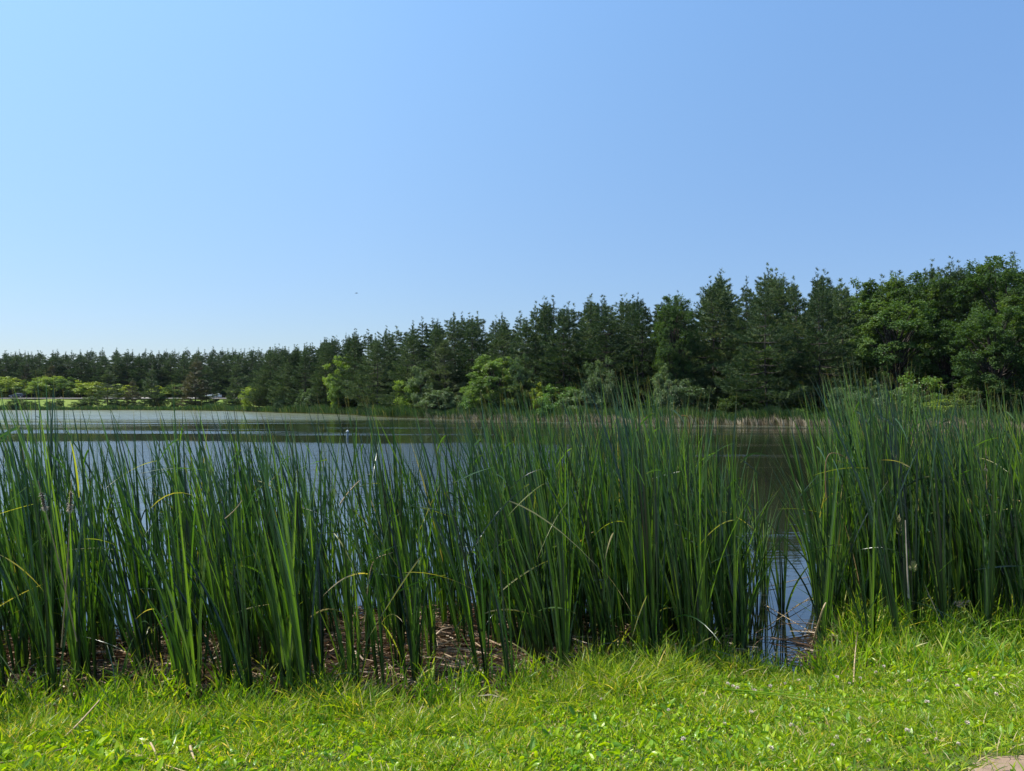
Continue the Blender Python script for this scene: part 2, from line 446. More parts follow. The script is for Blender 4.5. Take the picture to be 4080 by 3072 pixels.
# water: one sheet at z = 0 just past the pond's outline
gx = np.concatenate([np.arange(-260, -20, 6.), np.arange(-20, 20, 1.), np.arange(20, 76, 4.)])
gy = np.concatenate([np.arange(-20, 4, 4.), np.arange(4, 20, 1.), np.arange(20, 232, 4.)])
XX, YY = np.meshgrid(gx, gy); PW = np.stack([XX.ravel(), YY.ravel()], 1)
ny, nx = XX.shape
i = np.arange(ny - 1)[:, None] * nx; j = np.arange(nx - 1)[None]
Q = np.stack([i + j, i + j + 1, i + nx + j + 1, i + nx + j], -1).reshape(-1, 4)
keep = (shore(PW[Q].mean(1)) < 5)
farD = seg_dist(PW, FAR[:-1], FAR[1:])
w = link('water', mkmesh('water', np.column_stack([PW, np.zeros(len(PW))]), Q[keep], attrs={'film': farD / np.interp(PW[:, 0], [-75, -40, -15, 60], [105, 60, 13, 9]), 'filmq': np.interp(PW[:, 0], [-90, -45, -5, 60], [.95, .7, .25, .3]), 'ruffle': np.maximum(sst(-PW[:, 0], -14, 2) * (1 - sst(PW[:, 1], 40, 56)), sst(-PW[:, 0], 10, 35) * sst(PW[:, 1], 90, 112)) - .1}, smooth=True, mat=M['water']))
tag(w, 'dark pond with ripples and duckweed by the far bank', kind='structure')

# road along the far bank
rx = np.linspace(-420, 0, 80)
def strip(y0, y1, z): 
    V = np.concatenate([np.column_stack([rx, np.full(80, y0), np.full(80, z)]), np.column_stack([rx, np.full(80, y1), np.full(80, z)])])
    a = np.arange(79); return V, np.stack([a, a + 1, a + 81, a + 80], -1)
V1, Q1 = strip(229.4, 236.6, 3.47)
M['asphalt'] = plainmat('asphalt', (.10, .10, .10), (.14, .135, .13), 2, .9)
M['roadline'] = plainmat('gravel_shoulder', (.15, .145, .13), (.20, .195, .18), 3, .9)
tag(link('road', mkmesh('road', V1, Q1, mat=M['asphalt'])), 'grey road beyond the meadow', kind='structure')
V2, Q2 = strip(228.0, 229.7, 3.50)
V2[:80, 2] = 3.30
tag(link('road_shoulder', mkmesh('road_shoulder', V2, Q2, mat=M['roadline'])), 'pale gravel shoulder of the road', kind='structure')

# dirt path at the camera's feet, lower right
dx = np.linspace(-2.5, 9, 120); dy = np.linspace(1.2, 4.9, 46)
DX, DY = np.meshgrid(dx, dy); PD = np.stack([DX.ravel(), DY.ravel()], 1)
i = np.arange(45)[:, None] * 120; j = np.arange(119)[None]
QD = np.stack([i + j, i + j + 1, i + 121 + j, i + 120 + j], -1).reshape(-1, 4)
def dirt_edge(x): return 4.12 + .18 * np.clip(x, -3, 9) + .09 * np.sin(x * 2.3) + .05 * np.sin(x * 6.1 + 1) + .03 * np.sin(x * 15)
cen = PD[QD].mean(1)
keep = cen[:, 1] < dirt_edge(cen[:, 0])
used, inv = np.unique(QD[keep], return_inverse=True)
VD = np.column_stack([PD, gz(PD) + .006])[used]
tag(link('dirt_path', mkmesh('dirt_path', VD, inv.reshape(-1, 4), smooth=True, mat=M['dirt'])), 'bare brown dirt along the edge of the grass', kind='structure')

# ------------------------------------------------------------------ tree builders
def pine_meshes(seed, H=18.0, RB=3.0, kind='needle', gaps=.12, low=.08, flat=.0):
    """white pine: tapered trunk, whorls of limbs, needle tufts along flat sprays; origin at the base"""
    rng = np.random.default_rng(seed)
    bend = rng.normal(0, .25, 2)
    def axis(z): 
        t = z / H
        return np.array([bend[0] * math.sin(t * 2.6), bend[1] * math.sin(t * 3.1), z])
    zs = np.linspace(-.3, H * .985, 12)
    paths = [(np.array([axis(z) for z in zs]), .19 * (H / 18) * (1 - np.clip(zs, 0, H) / H * .93))]
    P, D, S = [], [], []
    z = H * low
    side_bias = rng.uniform(0, 2 * np.pi)
    ea, eb = rng.uniform(1.0, 1.35), rng.uniform(.72, .92)
    while z < H * .95:
        t = z / H
        prof = min(1.0, .75 + t * 1.4) * (1 - t ** ea) ** eb * rng.uniform(.75, 1.2)
        n = rng.integers(4, 7) if t < .85 else 4
        a0 = rng.uniform(0, 6.28)
        for b in range(n):
            if rng.random() < gaps: continue
            az = a0 + b * 2 * np.pi / n + rng.normal(0, .2)
            Lb = RB * prof * rng.uniform(.6, 1.12) * (1 + .15 * math.cos(az - side_bias)) + .15
            up = -.06 + .55 * t ** 2.0 + rng.normal(0, .06)
            m = max(4, int(Lb / .45))
            s = np.linspace(0, 1, m)
            rad = np.array([math.cos(az), math.sin(az), 0])
            curve = axis(z)[None] + Lb * (s[:, None] * rad[None] + (up * s + .16 * s ** 2.2 - .10 * np.sin(s * np.pi))[:, None] * np.array([0, 0, 1.]))
            paths.append((curve, .045 * (Lb / 3 + .15) * (1 - .85 * s)))
            lat = np.array([-math.sin(az), math.cos(az), 0])
            k = int(Lb * 18) + 5
            ss = rng.beta(1.7, 1.0, k) * .75 + .27
            width = .34 * Lb * np.sin(np.clip(ss, 0, 1) * np.pi * .85) + .08
            off = rng.uniform(-1, 1, k) * width * 1.15
            cx = np.stack([np.interp(np.clip(ss, 0, 1), s, curve[:, c]) for c in range(3)], 1)
            pp = cx + off[:, None] * lat[None] + np.abs(off)[:, None] * rad[None] * .35
            pp[:, 2] += rng.normal(0, .03, k) + .06 * np.abs(off)
            dd = rad[None] * .75 + np.sign(off)[:, None] * lat[None] * .45 + np.array([0, 0, .38 + .6 * t])[None] + rng.normal(0, .20, (k, 3))
            P.append(pp); D.append(dd); S.append(rng.uniform(.75, 1.25, k) * (1 - .5 * t ** 2))
        z += H * rng.uniform(.042, .066) * (1 if t < .75 else .6)
    # leader
    top = axis(H * .97)
    for sp_ in range(int(rng.integers(3, 7))):
        k = 24; a_ = rng.uniform(0, 6.28); o_ = rng.uniform(.2, .95) * (sp_ > 0); hh_ = rng.uniform(.4, 1.3) if sp_ else 2.2
        pp = np.repeat(top[None], k, 0) + np.column_stack([np.cos(a_) * o_ + rng.normal(0, .07, k), np.sin(a_) * o_ + rng.normal(0, .07, k), rng.uniform(-1.6, hh_ * .6, k) - o_ * .9])
        P.append(pp); D.append(np.column_stack([rng.normal(0, .45, k), rng.normal(0, .45, k), np.full(k, 1.3)])); S.append(np.full(k, .7))
    P = np.concatenate(P); D = norm(np.concatenate(D)); S = np.concatenate(S)
    nb = 8
    P2 = np.repeat(P, nb, 0); S2 = np.repeat(S, nb)
    D2 = norm(np.repeat(D, nb, 0) + rng.normal(0, .36, (len(P2), 3)))
    L = S2 * rng.uniform(.34, .66, len(P2))
    sidev = norm(np.cross(D2, rng.normal(0, 1, D2.shape)))
    hw = (.030 * S2)[:, None]
    V = np.stack([P2 - sidev * hw * .5, P2 + D2 * L[:, None] * .55 - sidev * hw, P2 + D2 * L[:, None], P2 + D2 * L[:, None] * .5 + sidev * hw], 1).reshape(-1, 3)
    Q = np.arange(len(P2) * 4).reshape(-1, 4)
    r = np.clip(np.repeat(np.repeat(rng.random(len(P)), nb) * .8 + rng.random(len(P2)) * .2, 4), 0, 1)
    crown = mkmesh('crown', V, Q, attrs={'r': r, 't': np.full(len(V), .5)}, mat=M[kind])
    tv, tq = tubes(paths, 5)
    trunk = mkmesh('trunk', tv, tq, smooth=True, mat=M['bark'])
    return crown, trunk, H

def broad_meshes(seed, H=14.0, RC=4.5, kind='leaf', base=.25, clumps=70, per=330, leaf=.17, multi=1, clump_r=.95):
    """broadleaved tree or shrub: forking limbs carry clumps of leaf-sized faces"""
    rng = np.random.default_rng(seed)
    paths = []; tips = []
    lobes = rng.normal(0, .13, 8)
    zc = H * (base + 1) / 2; hz = H * (1 - base) / 2
    centres = []
    tries = 0
    while len(centres) < clumps and tries < 5000:
        tries += 1
        th = rng.uniform(0, 6.28); u = rng.uniform(-1, 1) * .97
        rho = rng.uniform(.25, 1) ** .45
        lump = 1 + lobes[int(th / 6.2832 * 8) % 8] + .10 * math.sin(3 * th + u * 4)
        q = math.sqrt(max(0, 1 - abs(u) ** 2.3))
        c = np.array([math.cos(th) * RC * q * rho * lump, math.sin(th) * RC * q * rho * lump, zc + hz * u * rho * (1 + .08 * math.sin(2 * th + seed))])
        if all(np.linalg.norm(c - o) > clump_r * .72 for o in centres): centres.append(c)
    centres = np.array(centres)
    stems = []
    for s in range(multi):
        a = rng.uniform(0, 6.28) ; lean = 0 if multi == 1 else RC * .35
        p0 = np.array([rng.normal(0, .1 * (multi > 1)), rng.normal(0, .1 * (multi > 1)), -.3])
        p1 = np.array([math.cos(a) * lean, math.sin(a) * lean, H * (.62 if multi == 1 else .7)])
        n = 8; s_ = np.linspace(0, 1, n)[:, None]
        path = p0 + (p1 - p0) * s_ + np.column_stack([np.sin(s_[:, 0] * 5 + seed) * .02 * H, np.cos(s_[:, 0] * 4 + seed) * .015 * H, np.zeros(n)]) * s_
        paths.append((path, (.022 * H / math.sqrt(multi)) * (1 - .75 * s_[:, 0]) + .01)); stems.append(path)
    for c in centres:
        path = stems[rng.integers(len(stems))]
        zt = c[2] * rng.uniform(.35, .75)
        k = int(np.argmin(np.abs(path[:, 2] - zt))); p0 = path[k]
        s_ = np.linspace(0, 1, 5)[:, None]
        br = p0 + (c - p0) * s_ + np.array([0, 0, 1.]) * (np.sin(s_ * np.pi) * .08 * np.linalg.norm(c - p0))
        paths.append((br, .006 * H * (1 - .8 * s_[:, 0]) + .006))
    n = len(centres) * per
    ci = rng.integers(0, len(centres), n)
    sz = rng.uniform(.65, 1.25, len(centres))
    d = norm(rng.normal(0, 1, (n, 3))); rad = rng.random(n) ** .5
    # sub-clumps make the clump outline ragged
    sub = norm(rng.normal(0, 1, (len(centres), 9, 3))) * .75
    si = rng.integers(0, 9, n)
    p = centres[ci] + (sub[ci, si] + d * rad[:, None] * .55) * (sz[ci] * clump_r)[:, None] * np.array([1, 1, .72])
    out = norm(p - np.array([0, 0, zc * .8]))
    nrm = norm(rng.normal(0, .55, (n, 3)) + out * .5 + np.array([0, 0, .75]))
    a = norm(np.cross(nrm, rng.normal(0, 1, (n, 3)))); b = np.cross(nrm, a)
    L = (leaf * rng.uniform(.6, 1.25, n))[:, None]
    fold = nrm * L * .18
    V = np.stack([p - a * L * .5, p + b * L * .36 + fold, p + a * L * .5 - fold * .6, p - b * L * .36 + fold], 1).reshape(-1, 3)
    Q = np.arange(n * 4).reshape(-1, 4)
    r = np.repeat(np.clip(rng.random(len(centres))[ci] * .5 + rng.random(n) * .5, 0, 1), 4)
    crown = mkmesh('crown', V, Q, attrs={'r': r, 't': np.full(len(V), .5)}, mat=M[kind])
    tv, tq = tubes(paths, 5)
    trunk = mkmesh('trunk', tv, tq, smooth=True, mat=M['bark'])
    return crown, trunk, H

def plant_tree(name, var, x, y, H, wide, rz, label, cat, group=None, mat=None, z=None, tilt=0):
    crown, trunk, H0 = var
    t = link(name, None, loc=(x, y, gz1(x, y) if z is None else z))
    k = H / H0
    t.scale = (wide, wide, k); t.rotation_euler = (tilt, 0, rz)
    tag(t, label, cat, group)
    c = link('crown', crown, t); link('trunk', trunk, t)
    if mat:
        c.material_slots[0].link = 'OBJECT'; c.material_slots[0].material = mat
    return t

def interp(tab, px):
    a = np.array(tab); return float(np.interp(px, a[:, 0], a[:, 1]))
# skyline of the wood, photo rows by column
SKY = [(-500, 762), (0, 758), (100, 760), (200, 757), (300, 757), (400, 757), (480, 755), (560, 754), (640, 750), (680, 738), (720, 732), (760, 722), (800, 714), (850, 714), (885, 700), (925, 690), (960, 692),
       (1010, 674), (1050, 684), (1100, 688), (1145, 664), (1190, 642), (1230, 662), (1270, 650), (1330, 638), (1420, 642), (1450, 650), (1490, 630), (1530, 608), (1600, 592), (1690, 584), (1740, 600),
       (1790, 592), (1850, 605), (1900, 600), (1970, 580), (2050, 575), (2120, 560), (2170, 545), (2212, 552), (2500, 540), (3000, 540)]
SHORE = far_pts
def shore_d(px): return interp(SHORE, px)

rng = np.random.default_rng(11)
pines = [pine_meshes(100 + i, 18, [5.2, 5.8, 4.7, 5.4, 5.0, 6.0, 4.6, 5.3][i], 'needle', gaps=[.1, .2, .05, .15, .25, .1, .1, .18][i], low=[.07, .1, .05, .12, .08, .16, .06, .1][i]) for i in range(8)]
open_pines = [pine_meshes(200 + i, 12, 3.2, 'needle_light', gaps=.3, low=.08) for i in range(3)]
broads = [broad_meshes(300 + i, 16, [4.6, 5.0, 4.2, 4.8][i], 'leaf', base=.06, clumps=125, per=230, leaf=.27, clump_r=1.0) for i in range(4)]
maple = broad_meshes(320, 12, 3.8, 'leaf_bright', base=.02, clumps=105, per=330, leaf=.21, clump_r=.85)
shrubs = [broad_meshes(340 + i, 4, 2.0, 'leaf_grey', base=0.0, clumps=46, per=190, leaf=.16, multi=4, clump_r=.55) for i in range(4)]
saplings = [broad_meshes(360 + i, 7, 1.9, 'leaf_bright', base=.1, clumps=42, per=220, leaf=.17, clump_r=.6) for i in range(2)]

def htop(px, ytop, d, zb): return CAM_Z + (HZ - ytop) / FX * d - zb

placed = []
n_pine = 0
GR = {
 'far': ('dark green pine in the distant wood beyond the road', 'pines in the wood beyond the road'),
 'mid': ('dark pine in the sloping wood at the middle of the far shore', 'pines of the wood at the middle of the far shore'),
 'right': ('tall dark pine in the wood on the right, before the broadleaved trees begin', 'tall pines of the wood on the right')}
# --- wood beyond the road, left
for row, (y0, drop) in enumerate([(250, 10), (255, 4), (261, 0), (268, 2)]):
    px = -330 + row * 14
    while px < 760:
        d = y0 + rng.normal(0, 1.2)
        if not (row < 2 and px > 640):
            x, y = at(px, d); zb = gz1(x, y)
            ytop = interp(SKY, px) + drop - 2 + abs(rng.normal(0, 5))
            H = htop(px, ytop, d, zb)
            plant_tree('pine_tree', pines[rng.integers(8)], x, y, H, rng.uniform(1.0, 1.35), rng.uniform(0, 6.28), GR['far'][0], 'pine tree', GR['far'][1], z=zb); n_pine += 1
        px += rng.uniform(22, 34)
# --- wood on the near side of the road, middle and right
for row, (off, drop) in enumerate([(6.5, 14), (11, 5), (16, 1), (23, -1)]):
    px = 575 + row * 9
    while px < 1880 + row * 20:
        d = shore_d(px) + off + rng.normal(0, .9)
        gap = px < 1880
        if d < 222 and gap and not (row == 0 and rng.random() < .12):
            x, y = at(px, d); zb = gz1(x, y)
            ytop = interp(SKY, px) - 4 + drop * (100 / d) + abs(rng.normal(0, 13)) * (100 / d)
            if row == 0 and rng.random() < .3: ytop += rng.uniform(10, 40)
            H = htop(px, ytop, d, zb)
            G = GR['mid'] if px < 1250 else GR['right']
            plant_tree('pine_tree', pines[rng.integers(8)], x, y, H, rng.uniform(.85, 1.15) * (H / 18) ** .5, rng.uniform(0, 6.28), G[0], 'pine tree', G[1], z=zb); n_pine += 1
        px += rng.uniform(3.9, 6.0) / d * FX * (1 if row < 2 else 1.25)
# deep filler rows (right, where the wood is deep)
for row, off in enumerate([19, 28, 38]):
    px = 640
    while px < 2350:
        d = shore_d(px) + off + rng.normal(0, 1.5)
        x, y = at(px, d); zb = gz1(x, y)
        H = htop(px, interp(SKY, px) + 9 - 2 * row + rng.normal(0, 6), d, zb)
        if d < 215:
            plant_tree('pine_tree', pines[rng.integers(8)], x, y, H, 1.4, rng.uniform(0, 6.28), 'pine standing deep in the wood behind the shoreline trees', 'pine tree', 'pines deep in the wood', z=zb); n_pine += 1
        px += rng.uniform(7, 9) / d * FX

# undergrowth: shaded leaf mass on the woodland floor
r_ = np.random.default_rng(44)
n = 60000
px = r_.uniform(600, 2600, n); d = np.interp(px, [a for a, _ in SHORE], [b for _, b in SHORE]) + 5 + r_.random(n) ** 1.5 * 30
x = (px - CX) / FX * d
top = 1.2 + 1.3 * np.sin(px * .021) ** 2 + 1.2 * np.sin(px * .0071 + d * .3) ** 2
zz = gz(np.column_stack([x, d])) + r_.random(n) * top
az = r_.uniform(0, 6.28, n)
V, Q, t, r = ribbons(r_, np.column_stack([x, d, zz]), np.column_stack([np.cos(az), np.sin(az), r_.normal(0, .3, n)]), r_.uniform(.25, .5, n), r_.uniform(.08, .14, n), np.column_stack([az * 0, az * 0, -r_.random(n) * .4]), S=2, wprof='oval', facing=az + np.pi / 2)
tag(link('undergrowth', mkmesh('undergrowth', V, Q, attrs={'t': t, 'r': r}, mat=M['leaf'])), 'dark leafy undergrowth on the floor of the wood', 'undergrowth', kind='stuff')

# --- single pines in front of the road and shore trees with labels of their own
def single(px, d, ytop, var, wide, label, cat, name, mat=None, group=None, rz=None):
    x, y = at(px, d); zb = gz1(x, y); H = htop(px, ytop, d, zb)
    return plant_tree(name, var, x, y, H, wide, rng.uniform(0, 6.28) if rz is None else rz, label, cat, group, mat, zb)
single(232, 210, 800, open_pines[0], 1.5, 'broad bushy pine on the far bank, nearest the dark car', 'pine tree', 'pine_tree')
single(288, 209, 822, open_pines[1], .85, 'small browning pine between the bushy pine and a slim pine on the far bank', 'pine tree', 'pine_tree', M['needle_brown'])
single(331, 208, 797, open_pines[2], .95, 'slim pine with open tiered branches on the far bank, right of the small browning pine', 'pine tree', 'pine_tree')
single(424, 205, 778, open_pines[1], 1.45, 'large brownish pine with dark trunks on the far bank, hiding part of the road', 'pine tree', 'pine_tree', M['needle_brown'])
single(447, 207, 790, open_pines[0], 1.1, 'pine standing close against the large brownish pine by the pale car', 'pine tree', 'pine_tree')
single(508, 200, 785, open_pines[2], 1.05, 'open branched pine just right of the pale car on the far bank', 'pine tree', 'pine_tree')
single(560, 192, 775, pines[3], 1.1, 'dense dark pine where the wood first meets the water on the left', 'pine tree', 'pine_tree')
single(596, 182, 765, open_pines[0], 1.3, 'light olive pine at the left end of the near wood', 'pine tree', 'pine_tree')
single(738, 148, 765, saplings[0], 1.6, 'yellow green broadleaved tree squeezed among dark pines left of centre', 'tree', 'broadleaf_tree', M['leaf_yellow'])
single(58, 247, 790, open_pines[1], .9, 'pale brownish pine top above the roadside bushes, near the dark car', 'pine tree', 'pine_tree', M['needle_brown'])
single(110, 245, 788, open_pines[1], 1.0, 'tan tinted pine standing above the middle of the roadside bushes', 'pine tree', 'pine_tree', M['needle_brown'])
single(960, 114, 735, open_pines[0], 1.15, 'olive pine with bare grey lower limbs left of the bright green tree', 'pine tree', 'pine_tree')
single(1072, 105, 766, maple, 1.05, 'bright green rounded maple standing against the dark pines at the centre', 'tree', 'maple_tree')
single(1458, 90, 628, broads[1], .52, 'slim greyish broadleaved tree rising beside the notch in the skyline', 'tree', 'broadleaf_tree')
single(1652, 88, 735, saplings[1], .9, 'small bright leafed tree shining out of the dark pine wood on the right', 'tree', 'broadleaf_tree')
single(1733, 85.5, 815, open_pines[2], .5, 'young yellow green pine low before the dark trunks on the right', 'pine tree', 'pine_tree', M['leaf_yellow'])
# --- broadleaved trees on the right
single(1935, 82, 628, broads[0], 1.02, 'large rounded light green tree hanging over the reeds on the right', 'tree', 'broadleaf_tree', M['leaf_mid'])
single(2040, 80, 690, broads[2], .85, 'mid green tree filling the dip right of the large rounded tree', 'tree', 'broadleaf_tree')
single(1860, 92, 603, broads[3], .8, 'dark leafy tree top behind the large rounded tree, where pines give way', 'tree', 'broadleaf_tree')
single(1915, 92, 596, broads[1], .85, 'dark green tree crown just behind the large rounded tree', 'tree', 'broadleaf_tree')
single(1975, 90, 578, broads[2], .95, 'tall dark crown on the skyline above the large rounded tree', 'tree', 'broadleaf_tree')
single(2045, 88, 574, broads[0], .95, 'broad dark crown on the skyline between two taller crowns', 'tree', 'broadleaf_tree')
single(2108, 86, 566, broads[3], .9, 'dark crown on the skyline next to the tallest tree', 'tree', 'broadleaf_tree')
single(2172, 80, 540, broads[1], .95, 'tallest tree of all, its ragged top reaching highest at the right', 'tree', 'broadleaf_tree')
single(2150, 72, 650, broads[0], .78, 'dark tree with pale lit leaf layers leaning over the right hand reeds', 'tree', 'broadleaf_tree')
single(2235, 74, 600, broads[2], .9, 'dark tree cut by the right edge of the picture', 'tree', 'broadleaf_tree')
for k, px in enumerate([2330, 2430, 2540, 2650]):
    single(px, 74 + 4 * (k % 2), 560 + 12 * k, broads[k % 4], .95, 'dark tree continuing the wood past the right edge', 'tree', 'broadleaf_tree', group='trees past the right edge')

# --- shrubs along the far waterline
SH = [(612, 163, 845, 1, 'small grey green shrub below the pines at the left end of the near wood', 'leaf_grey'),
      (545, 190, 835, 1.2, 'yellow green bush under the dense dark pine on the left', 'leaf_yellow'),
      (668, 156, 838, 1.2, 'grey green shrub left of the yellow green tree', 'leaf_grey'),
      (742, 147, 800, 1.5, 'leafy green shrub beneath the yellow green tree', 'leaf_bright'),
      (885, 120, 822, 1.3, 'yellow green shrub standing on the shore below tall pines, left of centre', 'leaf_yellow'),
      (912, 119, 792, 1.1, 'grey leaved bush climbing up against the olive pine', 'leaf_grey'),
      (945, 114, 842, 1.4, 'low pale bush under the olive pine', 'leaf_grey'),
      (975, 113, 838, 1.3, 'dense dull green bush between the olive pine and the bright green maple', 'leaf_grey'),
      (1030, 106, 835, 1.3, 'light green bush at the left foot of the bright green maple', 'leaf_bright'),
      (1118, 106, 812, 1.4, 'dark leafy bush at the right foot of the bright green maple', 'leaf'),
      (1128, 108, 768, .9, 'pale grey leaved tree close behind the bright green maple', 'leaf_grey'),
      (1178, 100, 828, 1.0, 'upright yellow green bush halfway between the maple and the tall right pines', 'leaf_yellow'),
      (1208, 99, 836, 1.5, 'wide light green bush above the shore reeds, right of the upright bush', 'leaf_bright'),
      (1262, 96, 842, 1.4, 'rounded greyish bush, the last before the tall right pines', 'leaf_grey'),
      (1300, 96, 775, 1.0, 'pale trunk-side bush climbing among the tall pines', 'leaf_grey'),
      (1452, 89, 790, 1.1, 'silvery green bush in the shade of the tall pines', 'leaf_grey'),
      (1480, 88, 838, 1.3, 'dim bush low in the shade left of the open water', 'leaf_grey'),
      (1600, 85, 850, 1.1, 'dark shrub under the pines beside the open water', 'leaf'),
      (1835, 79, 835, 1.1, 'pale shrub at the left foot of the large rounded tree', 'leaf_grey'),
      (1900, 77.5, 820, 1.2, 'greyish shrub under the large rounded tree', 'leaf_grey'),
      (1975, 75.5, 815, 1.3, 'light shrub right of the greyish shrub behind the right reeds', 'leaf_bright'),
      (2030, 74, 862, 1.2, 'low yellow green shrub behind the pale dead reeds', 'leaf_yellow'),
      (2105, 73, 830, 1.3, 'dark shrub below the tallest tree', 'leaf')]
for n_, (px, d, yt, wd, lb, mt) in enumerate(SH):
    d = shore_d(px) + 2.6 + .6 * (n_ % 3)
    single(px, d, yt, shrubs[n_ % 4], wd, lb, 'shrub', 'shrub', M[mt])
single(1728, 78.5, 882, saplings[0], .42, 'little light green sapling standing among the far reeds beside the open water', 'sapling', 'sapling')
# bushes behind the road
RB_ = [(-60, 240, 820), (2, 240.5, 818), (32, 241, 822), (66, 241, 826), (92, 240.5, 820), (120, 241, 816), (148, 240.5, 820), (178, 241, 826), (205, 240.5, 832), (-110, 240, 818), (262, 241, 835), (355, 241, 838), (380, 241, 835), (545, 240, 838)]
for n_, (px, d, yt) in enumerate(RB_):
    yt -= 4
    lb = 'yellow green roadside bush in the row left of the broad bushy pine' if px < 215 else 'green roadside bush seen between the single pines on the far bank'
    gp = 'bushes along the road on the left' if px < 215 else 'roadside bushes between the single pines'
    single(px, d, yt, shrubs[n_ % 4], 2.6, lb, 'shrub', 'roadside_bush', M['leaf_yellow'] if n_ % 3 else M['leaf_mid'], group=gp)
# small bushes on the bank below the road
for n_, (px, d, yt, lb) in enumerate([(-25, 207, 864, 'dark bush at the waterline by the left edge'), (38, 207, 860, 'dark green bush at the waterline below the dark car'), (62, 207.5, 866, 'low bush at the waterline right of the one below the dark car'),
                                      (118, 208, 862, 'rounded dark bush at the waterline, halfway to the broad bushy pine'), (172, 209, 868, 'tiny bush beside the broad bushy pine'), (193, 209, 858, 'small dark fir-like bush touching the broad bushy pine'),
                                      (255, 208, 862, 'small dark bush between the bushy pine and the browning pine'), (285, 208, 866, 'dark bush at the foot of the small browning pine'), (340, 207, 852, 'dark green bush at the foot of the slim pine'),
                                      (375, 207, 860, 'small shrub left of the large brownish pine'), (420, 204.5, 862, 'dark shrub under the large brownish pine'), (460, 203, 864, 'dark shrub below the pale car'), (500, 198, 862, 'dark shrub under the open branched pine')]):
    single(px, d, yt, shrubs[n_ % 4], 1.2, lb, 'shrub', 'shrub', M['leaf'])
print('pines', n_pine)

# ------------------------------------------------------------------ far reeds
def reed_line(name, px0, px1, n, off0, off1, Hh, W, mat, label, seed, lean=.12, dens=None):
    r_ = np.random.default_rng(seed)
    px = r_.uniform(px0, px1, n)
    if dens is not None: px = px[r_.random(n) < np.interp(px, *dens)]
    n = len(px)
    d = np.interp(px, [a for a, _ in SHORE], [b for _, b in SHORE]) + r_.uniform(off0, off1, n) + .5 * np.sin(px * .05) + .35 * np.sin(px * .23)
    x = (px - CX) / FX * d
    Pb = np.column_stack([x, d, gz(np.column_stack([x, d])) * 0 + r_.uniform(-.05, .1, n)])
    Dd = np.column_stack([r_.normal(-lean * .5, .13, n), r_.normal(0, .13, n), np.ones(n)])
    bd = np.column_stack([r_.normal(-lean, .12, n), r_.normal(0, .1, n), r_.uniform(-.12, 0, n)])
    hh = Hh * r_.uniform(.6, 1.1, n) * (1 + .18 * np.sin(px * .031) + .12 * np.sin(px * .11))
    V, Q, t, r = ribbons(r_, Pb, Dd, hh, W, bd, S=3, across=2)
    tag(link(name, mkmesh(name, V, Q, attrs={'t': t, 'r': r}, mat=M[mat])), label, 'reeds', kind='stuff')
reed_line('far_reeds', 440, 2500, 52000, -1.5, 3.5, 1.75, .03, 'far_reed', 'strip of green reeds along the far waterline', 5)
reed_line('far_bank_grass', -400, 640, 22000, .2, 5.0, 1.3, .06, 'far_reed', 'rough green grass on the far bank below the road', 6)
reed_line('dead_reeds', 900, 2500, 26000, -2.0, .6, 1.0, .03, 'far_dead', 'pale dead reeds along the foot of the far green reeds', 7, dens=([900, 1100, 1280, 1330, 1500, 1560, 1650, 1850, 2000, 2040, 2500], [.15, .3, .35, .9, .35, .25, .5, .5, .8, 1, 1]))

# ------------------------------------------------------------------ cars on the far road
def box_loft(sections):
    """closed body lofted from cross sections: list of (x, halfwidth, z0, z1, tuck)"""
    Vs = []
    for x, hw, z0, z1, tk in sections:
        Vs.append([(x, -hw * .92, z0), (x, -hw, z0 + (z1 - z0) * .3), (x, -hw * .97, z0 + (z1 - z0) * .75), (x, -hw * tk, z1), (x, hw * tk, z1), (x, hw * .97, z0 + (z1 - z0) * .75), (x, hw, z0 + (z1 - z0) * .3), (x, hw * .92, z0)])
    V = np.array(Vs).reshape(-1, 3); n = len(sections); k = 8
    Q = [(i * k + j, i * k + (j + 1) % k, (i + 1) * k + (j + 1) % k, (i + 1) * k + j) for i in range(n - 1) for j in range(k)]
    T = []
    for e in (0, (n - 1) * k):
        T += [(e, e + j, e + j + 1) for j in range(1, k - 1)]
    return V, np.array(Q), np.array(T)
M['glass'] = plainmat('car_glass', (.02, .025, .03), rough=.08, spec=.8)
M['tyre'] = plainmat('tyre', (.02, .02, .02), rough=.85)
M['rim'] = plainmat('rim', (.45, .45, .47), rough=.35, metallic=.8)
M['lamp'] = plainmat('lamp_glass', (.75, .75, .75), rough=.2)
M['rear'] = plainmat('rear_lamp', (.35, .02, .02), rough=.3)
